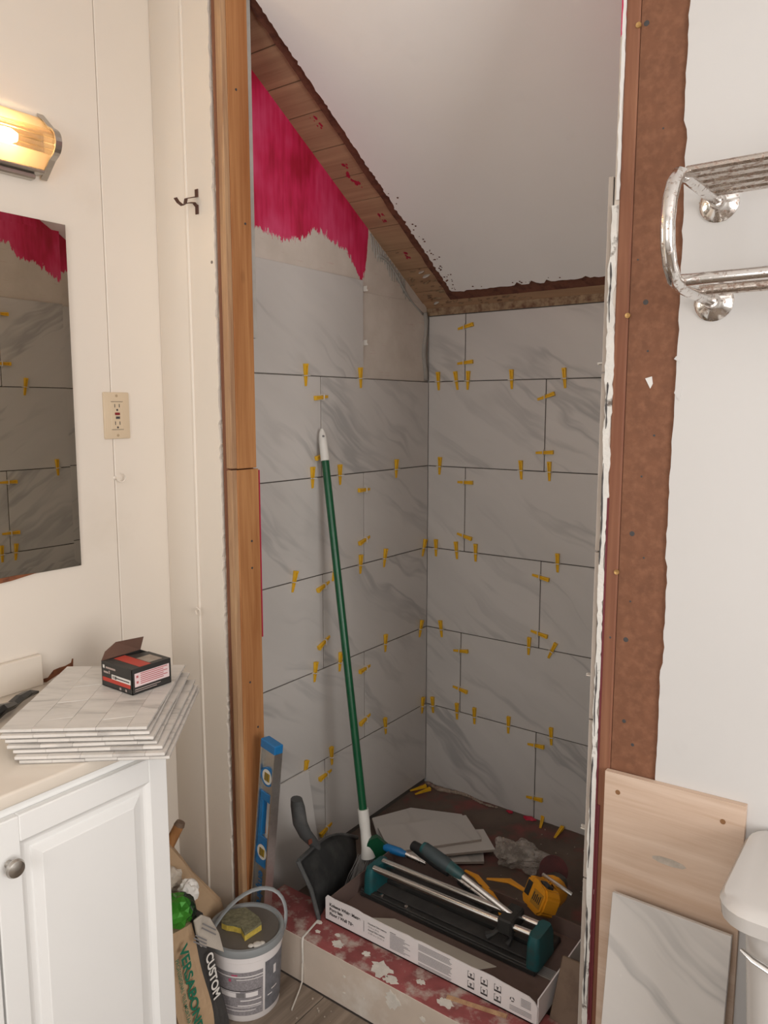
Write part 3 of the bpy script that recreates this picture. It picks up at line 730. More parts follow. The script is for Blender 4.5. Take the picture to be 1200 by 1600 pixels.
for k, zs in BV.items():
    for i, z in enumerate(zs):
        wedge(FB[0], Vector((BJ[k], 0, z)), -math.pi/2+random.gauss(0, .16), f'sideways yellow wedge in the back tiled wall, {("upper", "lower")[i]} one in the {ORD[k]} tile row', 'yellow leveling wedges in the back shower wall')
for n_, (y, z, v) in enumerate(((-.822, RZ[1], 0), (-.706, RZ[2], 0), (-.947, RZ[3], 0), (-.893, RZ[3], 0), (-.91, 1.78, 1), (-.91, 1.60, 1), (-.91, 1.16, 1), (-.91, .965, 1))):
    nm = ['on the seam nearest the grey board', 'alone on the middle seam near the mirror edge', 'at the far left of the lowest seam', 'right of another on the lowest seam',
          'sideways at the mirror edge in the top tile', 'sideways low in the top tile', 'sideways high in the lower upright joint', 'sideways low in the lower upright joint'][n_]
    wedge(FR[0], Vector((XR, y, z)), math.pi/2 if v else random.gauss(0, .12), f'yellow wedge seen in the mirror, {nm}', 'yellow leveling wedges in the right shower wall')
def stub(R, p, ang, label):
    o = bpy.data.objects.new('leveling_clip', stub_me); place(o, Matrix.Translation(p) @ R.to_4x4() @ Matrix.Rotation(ang, 4, 'Z')); tag(o, label, 'tile clip', 'bare white leveling clips')
stub(FL[0], Vector((-.001, -.3835, 1.838)), math.pi/2, 'bare white clip at the unfinished tile edge, upper of two under the crimson coat')
stub(FL[0], Vector((-.001, -.3835, 1.668)), math.pi/2, 'bare white clip at the unfinished tile edge, lower of two on grey board')
for z, nm in ((1.533, 'highest'), (.965, 'middle'), (.663, 'lowest')):
    stub(FR[0], Vector((XR-.001, -1.065, z)), .1, f'bare white clip poking out past the wall end beside the hardboard, {nm} of three')
# loose wedges dropped on the shower floor
def loose(x, y, z, rot, label):
    e = bpy.data.objects.new('loose_wedge', wedge_me); place(e, Matrix.Translation((x, y, z)) @ Matrix.Rotation(rot, 4, 'Z') @ Matrix.Rotation(.06, 4, 'X')); tag(e, label, 'tile wedge', 'loose wedges on the shower floor')
loose(.020, -.085, .012, .5-1.1, 'loose yellow wedge on the shower floor in the corner, left of its pair')
loose(.048, -.095, .012, .6-1.1, 'loose yellow wedge on the shower floor in the corner, right of its pair')
loose(.505, -.028, .010, .3, 'loose yellow wedge on the floor under the back wall, below the upright joint')
loose(.580, -.055, .010, .0, 'loose yellow wedge on the floor under the back wall, right of the clear bag')
loose(.86, -.36, .012, 1.2, 'loose yellow wedge on the floor beside the right wall end')

# ------------------------------------------------------------------ mirror wall: sconce, mirror, outlet, hooks
zc = 2.03
lp = empty('wall_sconce', (XM, -1.7, zc), 'lit bathroom sconce with frosted panels and clear rods above the mirror', 'lamp')
Y0, Y1 = -2.05, -1.388
box('back_plate', (XM+.001, Y0, zc-.055), (XM+.010, Y1-.012, zc+.055), M_NICKEL, lp, .002)
box('lower_trim', (XM+.001, Y0, zc-.076), (XM+.022, -1.425, zc-.063), M_NICKEL, lp, .003)
box('lower_trim', (XM+.001, Y0, zc-.063), (XM+.034, -1.408, zc-.054), M_NICKEL, lp, .003)
for s_ in (1, -1):
    A = Vector((XM+.012, 0, zc+s_*.060)); B = Vector((-.082, 0, zc+s_*.024)); nn = Vector((-(B-A).z, 0, (B-A).x)).normalized()*.004*s_
    prism('glass_panel', [A+Vector((0, Y0, 0)), B+Vector((0, Y0, 0)), B+nn*-1+Vector((0, Y0, 0)), A+nn*-1+Vector((0, Y0, 0))], (0, Y1-Y0, 0), M_FROST, lp)
for k in range(5):
    a = math.radians(-64+32*k); tube('glass_rod', [(-.080+.018*math.cos(a), Y0, zc+.023*math.sin(a)), (-.080+.018*math.cos(a), Y1-.003, zc+.023*math.sin(a))], .0050, M_ROD, lp, n=10)
def cap_profile(g_):
    pts = [(XM+.008, zc+.066+g_)]
    pts += [(-.078, zc+.031+g_)]
    for k in range(9):
        a = math.radians(60-15*k); pts.append((-.079+(.026+g_)*math.cos(a), zc+(.028+g_)*math.sin(a)))
    pts += [(-.078, zc-.031-g_), (XM+.008, zc-.066-g_)]
    return pts
for yy in (Y1-.004, Y0+.008):
    o_ = cap_profile(.004); i_ = cap_profile(0)
    bm = bmesh.new(); bm_prism(bm, [(x, yy, z) for x, z in o_]+[(x, yy, z) for x, z in i_[::-1]], (0, -.015, 0))
    from_bm('end_band', bm, M_NICKEL, lp)
    bm = bmesh.new(); bm_prism(bm, [(x, yy, z) for x, z in i_[1:-1]], (0, -.003, 0)); from_bm('end_cap', bm, M_NICKEL, lp)
    bm = bmesh.new(); bm_prism(bm, [(XM+.008, yy, zc+.064), (-.082, yy, zc+.029), (-.082, yy, zc-.029), (XM+.008, yy, zc-.064)], (0, -.003, 0)); from_bm('end_panel', bm, M_FROST, lp)
for yy in (-1.497, -1.90):
    bm = bmesh.new(); bm_lathe(bm, [(.002, .030), (.010, .026), (.0145, .014), (.015, .0), (.012, -.02), (.009, -.034), (.009, -.045)], (-.096, yy, zc-.002), (0, 1, 0), 20); from_bm('bulb', bm, M_BULB, lp, smooth='full')
    lathe('socket', [(.011, -.045), (.011, -.075)], (-.096, yy, zc-.002), M_WPLAST, lp, (0, 1, 0), 16)

mr = empty('mirror', (XM, -1.75, 1.077), 'frameless mirror on the cream wall reflecting crimson coat and tiles', 'mirror')
my0, my1, mz0, mz1 = -2.16, -1.356, 1.078, 1.872
bm = bmesh.new(); bv = .017; xf = XM+.0062; xb = XM+.0056
F = [bm.verts.new(p) for p in ((xf, my0+bv, mz0+bv), (xf, my1-bv, mz0+bv), (xf, my1-bv, mz1-bv), (xf, my0+bv, mz1-bv))]
B = [bm.verts.new(p) for p in ((xb, my0, mz0), (xb, my1, mz0), (xb, my1, mz1), (xb, my0, mz1))]
for v_ in bm.verts: v_.co.x += (v_.co.z-mz0)*.009
bm.faces.new(F)
for k in range(4): bm.faces.new((B[k], B[(k+1) % 4], F[(k+1) % 4], F[k]))
from_bm('glass', bm, M_MIRROR, mr)
box('backing', (XM+.0005, my0, mz0), (XM+.0055, my1, mz1), M_INK, mr)
zz = my0; P_ = []
bm = bmesh.new()
pp = [(-1.47, 1.079), (-1.50, 1.075), (-1.53, 1.071), (-1.58, 1.068), (-1.66, 1.069), (-1.70, 1.072), (-1.70, 1.082), (-1.60, 1.0795), (-1.52, 1.0815)]
bm_prism(bm, [(XM+.001, y, z) for y, z in pp], (.0056, 0, 0)); from_bm('rusted_edge', bm, M_RUST, mr)

ot = empty('wall_outlet', (XM, -1.237, 1.438), 'ivory wall outlet with red and black test buttons on the cream wall', 'outlet')
oy, oz = -1.237, 1.438
OR = basis((0, 1, 0), (0, 0, 1))
box('cover_plate', (XM, oy-.0365, oz-.0575), (XM+.006, oy+.0365, oz+.0575), M_IVORY, ot, .0025, 2)
bm = bmesh.new(); bm_box(bm, (XM+.004, oy-.0170, oz-.0340), (XM+.0068, oy+.0170, oz+.0340), .0006); fc = from_bm('receptacle', bm, M_IVORY, ot)
def face_box(nm, y, z, w_, h, mat, par, d=.0004, x0=XM+.0068): return box(nm, (x0-.001, oy+y-w_/2, oz+z-h/2), (x0+d, oy+y+w_/2, oz+z+h/2), mat, par)
for s_ in (1, -1):
    zc_ = .0215*s_ - (.0 if s_ > 0 else .0)
    for yo in (-.0065, .0065): face_box('slot', yo, zc_+.003, .0018, .0085, M_INK, fc)
    bm = bmesh.new(); bm_lathe(bm, [(.0001, .0006), (.0026, .0006), (.0026, -.001)], (XM+.0068, oy, oz+zc_-.0075), (1, 0, 0), 10); from_bm('ground_hole', bm, M_INK, fc)
    face_box('seam_line', 0, .0345*s_, .034, .0007, M_INK, fc, .0002)
face_box('test_button', 0, .0045, .0135, .0062, M_RED, fc, .0012); face_box('reset_button', .001, -.0050, .011, .0060, M_INK, fc, .0012)
for s_ in (1, -1):
    lathe('screw', [(.0001, .0012), (.0034, .0008), (.0036, -.001)], (XM+.006, oy, oz+.049*s_), plain('ivory_screw', (.45, .34, .22), .4), ot, (1, 0, 0), 12)

def cup_hook(loc, nrm, tan, label):
    e = empty('cup_hook', loc, label, 'hook'); nrm = Vector(nrm); tan = Vector(tan); p = Vector(loc); z = Vector((0, 0, 1))
    lathe('flange', [(.0045, 0), (.0045, .0015), (.002, .003)], p, M_PAINT_CREAM, e, nrm, 12)
    pts = [p, p+nrm*.008]
    for k in range(12):
        a = math.radians(185+25*k); pts.append(p+nrm*(.012+.006*k/11)+tan*(.0105+.0105*math.cos(a))+z*(.0105*math.sin(a)))
    tube('hook_wire', pts, .0018, M_PAINT_CREAM, e, n=8)
cup_hook((XM, -1.249, 1.283), (1, 0, 0), (0, 1, 0), 'small painted cup hook on the cream wall below the outlet')
cup_hook((-.003, YF-.005, .930), (0, -1, 0), (1, 0, 0), 'small painted cup hook low on the seam beside the stud')
hk = empty('coat_hook', (.03, YF, 1.957), 'small bronze double hook on the cream wall beside the stud', 'hook')
def strap(nm, pts, w_=.0055, t=.0018):
    bm = bmesh.new(); bm_tube(bm, pts, w_, 8, flat=t/w_); from_bm(nm, bm, M_BRONZE, hk, smooth=True)
hx = .032
box('wall_tab', (hx-.006, YF-.0025, 1.966), (hx+.006, YF, 1.985), M_BRONZE, hk, .001); box('wall_tab', (hx-.006, YF-.0025, 1.926), (hx+.006, YF, 1.948), M_BRONZE, hk, .001)
bm = bmesh.new()
def ribbon(bm, path, w_=.0055, t=.0018):
    for (a, b_) in zip(path, path[1:]):
        a, b_ = Vector(a), Vector(b_); d = (b_-a).normalized(); n_ = Vector((1, 0, 0)).cross(d).normalized()*t/2; u_ = Vector((w_, 0, 0))
        q = [a-u_-n_, a+u_-n_, a+u_+n_, a-u_+n_]; bm_prism(bm, q, (b_-a)+d*.0004)
ribbon(bm, [(hx, YF-.001, 1.967), (hx, YF-.020, 1.961), (hx, YF-.034, 1.956), (hx, YF-.037, 1.944), (hx, YF-.046, 1.938), (hx, YF-.058, 1.943), (hx, YF-.066, 1.951)])
from_bm('upper_prong', bm, M_BRONZE, hk)
bm = bmesh.new(); ribbon(bm, [(hx, YF-.001, 1.944), (hx, YF-.010, 1.951), (hx, YF-.022, 1.949), (hx, YF-.037, 1.944)]); from_bm('lower_prong', bm, M_BRONZE, hk)
lathe('nail', [(.0001, .001), (.004, .0005), (.0035, -.001)], (.079, YF, 1.808), plain('grey_plug', (.25, .2, .17), .7), wt, (0, -1, 0), 10)

# damaged wall spot above the counter
bm = bmesh.new(); bm_prism(bm, [(XM-.0005, y, z) for y, z in ((-1.472, .852), (-1.470, .822), (-1.455, .822), (-1.44, .836), (-1.425, .838), (-1.41, .838), (-1.394, .842), (-1.391, .851), (-1.388, .851), (-1.390, .826), (-1.43, .822), (-1.46, .812), (-1.478, .806), (-1.477, .848))], (.0016, 0, 0)); from_bm('damaged_spot', bm, M_RUST, wm)

# ------------------------------------------------------------------ vanity
va = empty('vanity', (.1, -2.0, 0), 'white vanity cabinet with raised-panel doors and round nickel knob', 'cabinet')
VY1 = -1.468; VX = .318
box('body', (XM+.001, -2.62, .09), (VX, VY1, .787), M_WHITE_LACQ, va, .0015)
box('toe_kick', (XM+.001, -2.62, 0), (VX-.06, VY1-.002, .09), M_WHITE_LACQ, va)
def vanity_door(y0, y1, knob_y):
    z0, z1 = .115, .770; x0, x1 = VX+.0008, VX+.018; st_ = .043
    d = box('door', (x0, y0+.004, z0+.004), (x0+.006, y1-.004, z1-.004), M_WHITE_LACQ, va)
    box('stile', (x0, y0, z0), (x1, y0+st_, z1), M_WHITE_LACQ, d, .002); box('stile', (x0, y1-st_, z0), (x1, y1, z1), M_WHITE_LACQ, d, .002)
    box('rail', (x0, y0+st_-.0005, z0), (x1-.0002, y1-st_+.0005, z0+.052), M_WHITE_LACQ, d, .002); box('rail', (x0, y0+st_-.0005, z1-.048), (x1-.0002, y1-st_+.0005, z1), M_WHITE_LACQ, d, .002)
    a0, a1, b0, b1 = y0+st_, y1-st_, z0+.052, z1-.048
    bm = bmesh.new(); rings = []
    for ins, dx in ((-.001, -.001), (.006, -.0075), (.010, -.009), (.019, -.0085), (.021, -.0055), (.036, -.0015), (.038, -.0002)):
        rings.append([bm.verts.new((x1+dx, y, z)) for y, z in ((a0+ins, b0+ins), (a1-ins, b0+ins), (a1-ins, b1-ins), (a0+ins, b1-ins))])
    for A, B in zip(rings, rings[1:]):
        for k in range(4): bm.faces.new((A[k], A[(k+1) % 4], B[(k+1) % 4], B[k]))
    bm.faces.new(rings[-1]); from_bm('raised_panel', bm, M_WHITE_LACQ, d)
    lathe('knob', [(.007, 0), (.005, .004), (.005, .012), (.010, .015), (.0155, .019), (.0165, .023), (.014, .0275), (.007, .030), (.0001, .0305)], (x1, knob_y, .694), M_NICKEL, d, (1, 0, 0), 24)
vanity_door(-1.823, VY1-.006, -1.803)
vanity_door(-2.186, -1.827, -2.14)
ct = empty('countertop', (.1, -2.0, .79), 'glossy cream vanity countertop with low backsplash under the mirror', 'countertop')
box('slab', (XM+.001, -2.63, .789), (VX+.016, VY1+.006, .815), M_COUNTER, ct, .005, 3)
box('backsplash', (XM+.001, -2.63, .814), (XM+.020, -1.476, .888), M_COUNTER, ct, .004, 3)
lathe('faucet_base', [(.028, 0), (.026, .01), (.016, .03), (.013, .09), (.001, .095)], (XM+.075, -2.15, .815), M_CHROME_CLEAN, ct)

# ---- stack of marble mosaic sheets
U = Vector((.762, .648, 0)).normalized(); V = Vector((-.648, .762, 0)).normalized(); RS = basis(U, V)
SU, SV = .272, .352
cols = [.058, .058, .058, .058, .036]
pieces = []
acc = 0
for ci, cw in enumerate(cols):
    v0 = -.045 if ci % 2 else 0.
    k = 0
    while v0 < SV-.012:
        a, b_ = max(v0, 0), min(v0+.09, SV); sl = .016 if ci % 2 else -.016
        if b_-a > .012: pieces.append((acc+.0002, acc+cw-.0002, a+.0002, b_-.0002, sl if 0 < a else 0, sl if b_ < SV else 0))
        v0 += .09; k += 1
    acc += cw
SU = acc
mos = []
for (u0, u1, v0, v1, s0, s1) in pieces:
    bm = bmesh.new(); cu_, cv_ = (u0+u1)/2, (v0+v1)/2
    bm_prism(bm, [(u0-cu_, v0-cv_-s0/2, 0), (u1-cu_, v0-cv_+s0/2, 0), (u1-cu_, v1-cv_+s1/2, 0), (u0-cu_, v1-cv_-s1/2, 0)], (0, 0, .0052))
    bmesh.ops.bevel(bm, geom=bm.edges[:], offset=.0003, segments=1, affect='EDGES')
    me = bpy.data.meshes.new('mosaic_tile'); bmesh.ops.recalc_face_normals(bm, faces=bm.faces); bm.to_mesh(me); bm.free(); me.materials.append(M_STONE)
    mos.append((me, cu_, cv_))
bm = bmesh.new(); bm_box(bm, (.001, .001, -.0009), (SU-.001, SV-.001, 0)); back_me = bpy.data.meshes.new('mesh_backing'); bm.to_mesh(back_me); bm.free(); back_me.materials.append(plain('grey_mesh', (.42, .39, .36), .9, 0, .2, 90))
org = Vector((.190, -1.736, 0))
NS = 7
names = ['bottom', 'second lowest', 'third lowest', 'middle', 'third', 'second', 'top']
for k in range(NS):
    top = NS-1-k
    p = org+U*(.0085*top+random.uniform(-.004, .004))+V*(random.uniform(-.004, .004)-.0055*top)+Vector((0, 0, .8168+.0078*k))
    tl = random.uniform(-.0035, .0035); tz = random.uniform(-.02, .02)
    M0 = Matrix.Translation(p) @ RS.to_4x4() @ Matrix.Rotation(tz, 4, 'Z') @ Matrix.Rotation(tl*.3, 4, 'Y')
    e = bpy.data.objects.new('mosaic_sheet', None); e.empty_display_size = .05; place(e, M0)
    tag(e, f'white marble mosaic sheet on the vanity, {["lowest of the stack", "second from the bottom of the stack", "third from the bottom of the stack", "middle one of the seven stacked", "third from the top of the stack", "second from the top of the stack", "topmost, under the screw box"][k]}', 'tile sheet', 'mosaic sheets stacked on the vanity')
    place(bpy.data.objects.new('mesh_backing', back_me), M0, e)
    for me, a, b_ in mos:
        wob = Matrix.Rotation(random.gauss(0, .006), 4, 'X') @ Matrix.Rotation(random.gauss(0, .006), 4, 'Y')
        place(bpy.data.objects.new('mosaic_tile', me), M0 @ Matrix.Translation((a, b_, .0002)) @ wob, e)

# ---- screw box on the stack
sx0, sx1, sy0, sy1, sz0 = .140, .245, -1.483, -1.385, .8170+.0078*6+.0064
sz1 = sz0+.053
sb = empty('screw_box', ((sx0+sx1)/2, (sy0+sy1)/2, sz0), 'small black and red screw box with raised flap on the mosaic stack', 'box')
t_ = .0012
for lo_, hi_, nm in (((sx0, sy0, sz0), (sx1, sy1, sz0+t_), 'bottom'), ((sx0, sy0, sz0), (sx1, sy0+t_, sz1), 'side'), ((sx0, sy1-t_, sz0), (sx1, sy1, sz1), 'side'), ((sx0, sy0, sz0), (sx0+t_, sy1, sz1), 'side'), ((sx1-t_, sy0, sz0), (sx1, sy1, sz1), 'side')):
    box(nm, lo_, hi_, M_BOXBLACK, sb)
topf = prism('top_panel', [(sx0+.004, sy0, sz1), (sx1, sy0, sz1), (sx1, sy1, sz1), (sx0+.03, sy1, sz1)], (0, 0, .0012), M_BOXBLACK, sb)
box('print_band', (sx0+.012, sy0+.022, sz1+.0013), (sx1-.003, sy0+.05, sz1+.0016), M_BOXRED, topf)
box('picture_panel', (sx0+.05, sy0+.052, sz1+.0013), (sx1-.012, sy1-.012, sz1+.0016), plain('box_picture', (.33, .27, .22), .4, 0, .2, 40), topf)
prism('open_flap', [(sx0, sy0, sz1), (sx0, sy1, sz1), (sx0+.008, sy1+.004, sz1+.030), (sx0-.012, sy0+.045, sz1+.028), (sx0-.010, sy0+.016, sz1+.014)], (.0012, 0, 0), M_BOXBROWN, sb)
# print on the front (-y) and right (+x) sides
fo = (sx0, sy0, sz0); fu, fv = (1, 0, 0), (0, 0, 1)
print_lines('red_band', [(.004, .100, .012, .0205)], fo, fu, fv, M_BOXRED, sb)
print_lines('white_print', [(.036, .101, .0205, .031), (.006, .012, .040, .047)], fo, fu, fv, M_INKWHITE, sb)
print_lines('screw_picture', [(.052, .097, .0245, .0268), (.048, .053, .0225, .029), (.040, .042, .023, .029), (.044, .046, .023, .029)], fo, fu, fv, M_INK, sb, .0012)
print_lines('small_print', [(.008, .024, .030, .034), (.026, .030, .030, .037), (.016, .050, .0405, .0445), (.062, .068, .003, .008), (.082, .087, .003, .008)], fo, fu, fv, plain('pale_print', (.45, .36, .33), .6), sb)
ro = (sx1, sy0, sz0); ru, rv = (0, 1, 0), (0, 0, 1)
print_lines('pale_label', [(.006, .093, .015, .044)], ro, ru, rv, M_BOXPINK, sb)
rows = [(.020, .088-.01*(i % 2), .0405-.0042*i, .0412-.0042*i+.001) for i in range(6)]+[(.010, .015, .034, .039), (.010, .015, .022, .027)]
print_lines('red_print', rows, ro, ru, rv, plain('red_print_ink', (.5, .12, .13), .6), sb, .0012)
print_lines('small_print', [(.006, .07, .009, .0105), (.006, .06, .005, .0063)], ro, ru, rv, plain('pale_print', (.45, .36, .33), .6), sb)

# ---- crumpled black film strip on the counter
bm = bmesh.new()
path = [(-.055, -1.520, .822), (-.045, -1.545, .828), (-.030, -1.575, .830), (-.015, -1.60, .826), (.005, -1.635, .832), (.02, -1.67, .828), (.03, -1.72, .826)]
bm_tube(bm, path, [.003, .010, .013, .015, .019, .020, .018], 7, flat=.55)
for v in bm.verts: v.co += Vector((random.gauss(0, .0018), random.gauss(0, .0018), random.gauss(0, .0018)))
for v in bm.verts: v.co.z = max(v.co.z, .8156)
tag(from_bm('black_film_scrap', bm, plain('glossy_black_film', (.012, .012, .013), .18)), 'crumpled glossy black plastic scrap on the counter by the backsplash', 'plastic scrap')

# ------------------------------------------------------------------ right wall: towel rack, plywood patch, tile, toilet
tr = empty('towel_rack', (1.54, YF, 1.62), 'pitted chrome towel shelf with lower bar on the white wall', 'towel rack')
def rack_bracket(x):
    yu = YF
    pts = [(x, yu-.004, 1.772), (x, yu-.06, 1.770), (x, yu-.13, 1.769), (x, yu-.185, 1.768)]
    for k in range(1, 8):
        a = math.radians(90-180*k/8); pts.append((x, yu-.195-.062*math.cos(a), 1.695+.073*math.sin(a)))
    pts += [(x, yu-.185, 1.622), (x, yu-.13, 1.621), (x, yu-.06, 1.621), (x, yu-.004, 1.621)]
    tube('bracket_tube', pts, .0095, M_CHROME, tr, n=14)
    for z in (1.771, 1.621): lathe('wall_flange', [(.030, .0), (.030, .003), (.024, .009), (.013, .014), (.011, .022)], (x, yu, z), M_CHROME, tr, (0, -1, 0), 28)
rack_bracket(1.243); rack_bracket(1.86)
for k, y in enumerate((-.062, -.094, -.126, -.158, -.186)):
    box('shelf_bar', (1.243, YF+y-.0115, 1.768), (1.86, YF+y+.0115, 1.778), M_SHELF, tr, .003)
for y, m_ in ((-.190, M_CHROME), (-.085, M_SHELF)):
    tube('towel_bar', [(1.243, YF+y, 1.629), (1.86, YF+y, 1.629)], .0085, m_, tr, n=14)
pw = empty('plywood_patch', (1.22, YF, 0), 'pale plywood patch screwed over the wall below the hardboard strip', 'plywood')
bm = bmesh.new(); bm_prism(bm, [(1.1045, YF-.0006, 0), (1.339, YF-.0006, 0), (1.3385, YF-.0006, .812), (1.1035, YF-.0006, .806)], (0, -.0120, 0)); from_bm('sheet', bm, M_PLY, pw)
for x, z in ((1.128, .772), (1.305, .775)): lathe('screw', [(.0001, .0004), (.0045, .0004), (.0045, -.001)], (x, YF-.0126, z), plain('rusty_screw', (.25, .12, .05), .6), pw, (0, -1, 0), 12)
bm = bmesh.new()
for x, z, a, b_ in ((1.222, .672, .030, .007),): bm_prism(bm, [(x+a*math.cos(t), YF-.0127, z+b_*math.sin(t)) for t in [k*.7 for k in range(9)]], (0, -.0003, 0))
from_bm('grey_stain', bm, plain('grey_stain', (.46, .40, .34), .8, 0, .25, 40), pw)
Rt = basis((1, 0, 0), Vector((0, .076, .592)))
lt = obox('leaning_tile', Vector((1.234, -1.161, .2985)), (.2, .595, .0085), basis((1, 0, .0), Vector((0, .076, .59))), M_MARBLE, None, .0008)
tag(lt, 'veined white cut tile leaning on the plywood beside the toilet', 'tile')

to = empty('toilet', (1.6, -1.45, 0), 'white porcelain toilet with chrome lever beside the leaning tile', 'toilet')
def rounded_rect(x0, x1, y0, y1, r, z, n=5):
    pts = []
    for cx, cy, a0 in ((x1-r, y1-r, 0), (x0+r, y1-r, 90), (x0+r, y0+r, 180), (x1-r, y0+r, 270)):
        for k in range(n+1): a = math.radians(a0+90*k/n); pts.append(Vector((cx+r*math.cos(a), cy+r*math.sin(a), z)))
    return pts
def loft(name, rings, mat, parent, smooth=True):
    bm = bmesh.new(); R_ = [[bm.verts.new(p) for p in r] for r in rings]; n_ = len(R_[0])
    for A, B in zip(R_, R_[1:]):
        for k in range(n_): bm.faces.new((A[k], A[(k+1) % n_], B[(k+1) % n_], B[k]))
    bm.faces.new(R_[0][::-1]); bm.faces.new(R_[-1]); return from_bm(name, bm, mat, parent, smooth=smooth)
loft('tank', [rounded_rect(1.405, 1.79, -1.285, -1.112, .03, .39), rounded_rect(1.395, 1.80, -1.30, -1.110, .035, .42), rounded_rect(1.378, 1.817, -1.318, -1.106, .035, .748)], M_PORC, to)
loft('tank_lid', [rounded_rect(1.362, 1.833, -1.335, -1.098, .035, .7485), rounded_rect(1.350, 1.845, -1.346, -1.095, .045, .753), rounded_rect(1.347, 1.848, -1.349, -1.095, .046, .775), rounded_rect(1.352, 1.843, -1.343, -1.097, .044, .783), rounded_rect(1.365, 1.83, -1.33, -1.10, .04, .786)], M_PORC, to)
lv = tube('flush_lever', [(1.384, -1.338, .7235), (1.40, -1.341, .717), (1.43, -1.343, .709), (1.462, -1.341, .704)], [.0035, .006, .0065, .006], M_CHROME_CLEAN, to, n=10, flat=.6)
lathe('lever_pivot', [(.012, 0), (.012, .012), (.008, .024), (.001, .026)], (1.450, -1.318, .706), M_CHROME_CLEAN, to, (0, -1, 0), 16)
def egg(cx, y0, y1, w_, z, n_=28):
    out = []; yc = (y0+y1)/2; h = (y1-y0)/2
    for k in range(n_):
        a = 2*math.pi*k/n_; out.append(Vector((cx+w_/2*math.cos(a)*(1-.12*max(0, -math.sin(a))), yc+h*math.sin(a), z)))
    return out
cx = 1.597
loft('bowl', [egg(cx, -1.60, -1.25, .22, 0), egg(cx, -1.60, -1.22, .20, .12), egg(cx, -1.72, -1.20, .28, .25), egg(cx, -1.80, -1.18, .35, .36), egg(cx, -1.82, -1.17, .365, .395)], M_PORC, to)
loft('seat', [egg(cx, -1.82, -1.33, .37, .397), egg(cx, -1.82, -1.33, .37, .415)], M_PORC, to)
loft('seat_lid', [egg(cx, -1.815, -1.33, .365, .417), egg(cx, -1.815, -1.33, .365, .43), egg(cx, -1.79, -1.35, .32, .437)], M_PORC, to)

# ------------------------------------------------------------------ shower: broom, dust pan, level, tiles
br = empty('broom', (.25, -.72, .01), 'green-handled broom with white ends leaning on the left tiled wall', 'broom')
pt, pb = Vector((.020, -.622, 1.395)), Vector((.250, -.719, .276))
d_ = (pb-pt).normalized()
tube('pole', [pt+d_*.085, pb], .0118, M_GREEN, br, n=16)
tube('hanging_cap', [pt, pt+d_*.012, pt+d_*.03, pt+d_*.098], [.004, .0095, .0125, .0138], M_WPLAST, br, n=16)
tube('cap_hole', [pt+d_*.022+Vector((.0105, -.0085, 0)), pt+d_*.022+Vector((.0128, -.0106, 0))], .0035, M_INKGREY, br, n=10)
tube('socket', [pb-d_*.010, pb+d_*.030, pb+d_*.05, pb+d_*.10, pb+d_*.130], [.0165, .0165, .015, .0175, .022], M_WPLAST, br, n=16)
hb = pb+d_*.115
bm = bmesh.new(); bm_prism(bm, [hb+Vector((-.018, .002, .012)), hb+Vector((.0, .006, .044)), hb+Vector((.018, .022, .052)), hb+Vector((.062, .070, -.012)), hb+Vector((.058, .068, -.030)), hb+Vector((-.018, -.004, -.014))], (.012, -.014, 0)); from_bm('head', bm, M_GREENHEAD, br)
bm = bmesh.new()
for i in range(240):
    t = random.random(); a = hb+Vector((-.018+.075*t, -.014+.078*t, -.010-.010*t))+Vector((random.gauss(0, .004), random.gauss(0, .004), 0))
    sp = t-.45
    b_ = Vector((a.x-.012+.05*sp+random.gauss(0, .010), a.y-.030+.07*sp+random.gauss(0, .016), .008+random.uniform(0, .025)))
    if i < 110: b_ = Vector((a.x+random.uniform(-.01, .02), a.y-.015-random.random()**2*.10, random.uniform(.02, .10)))
    b_.x = max(b_.x, .238); m_ = (a+b_)/2+Vector((random.gauss(0, .003), random.gauss(0, .003), 0))
    bm_tube(bm, [a, m_, b_], [.0011, .0010, .0007], 4)
o = from_bm('bristles', bm, M_BRISTLE, br); o['kind'] = 'stuff'

dp = empty('dust_pan', (.27, -.93, .13), 'dusty dark grey dust pan propped upright on the curb beside the carton', 'dust pan')
# pan plate given by its corners; thickness and rolled side walls
c_tip, c_left, c_topL, c_topR, c_botR = Vector((.322, -1.003, .128)), Vector((.262, -1.016, .276)), Vector((.236, -.955, .288)), Vector((.150, -.630, .118)), Vector((.185, -.665, .018))
nrm = (c_topR-c_tip).cross(c_left-c_tip).normalized()
if nrm.dot(Vector((1.3, -1.45, 1.2))) < 0: nrm = -nrm
bm = bmesh.new(); nu, nv = 12, 10; grid = []
for i in range(nu+1):
    row = []
    for j in range(nv+1):
        u_, v_ = i/nu, j/nv
        e0 = c_left.lerp(c_tip, v_); e1 = c_topR.lerp(c_botR, v_)
        p = e0.lerp(e1, u_)
        bulge = .028*math.sin(math.pi*min(1, u_*1.05))**.6*math.sin(math.pi*(v_*.85+.12))
        p = p+nrm*bulge+Vector((0, 0, .035*math.sin(math.pi*u_)*(1-v_)))
        row.append(bm.verts.new(p))
    grid.append(row)
for i in range(nu):
    for j in range(nv): bm.faces.new((grid[i][j], grid[i+1][j], grid[i+1][j+1], grid[i][j+1]))
geo = bmesh.ops.solidify(bm, geom=bm.faces[:], thickness=.004)
from_bm('scoop', bm, M_PAN, dp, smooth='full')
rim = [grid_p for grid_p in ()]
rimpts = [c_left.lerp(c_topR, t)+Vector((0, 0, .035*math.sin(math.pi*t)))+nrm*.004 for t in [k/10 for k in range(11)]]
tube('rim', rimpts, .006, M_PAN, dp, n=8); tube('rim', [c_left, c_left.lerp(c_tip, .5)+nrm*.008, c_tip], .006, M_PAN, dp, n=8)
hb0 = Vector((.235, -.925, .275)); 
bm = bmesh.new()
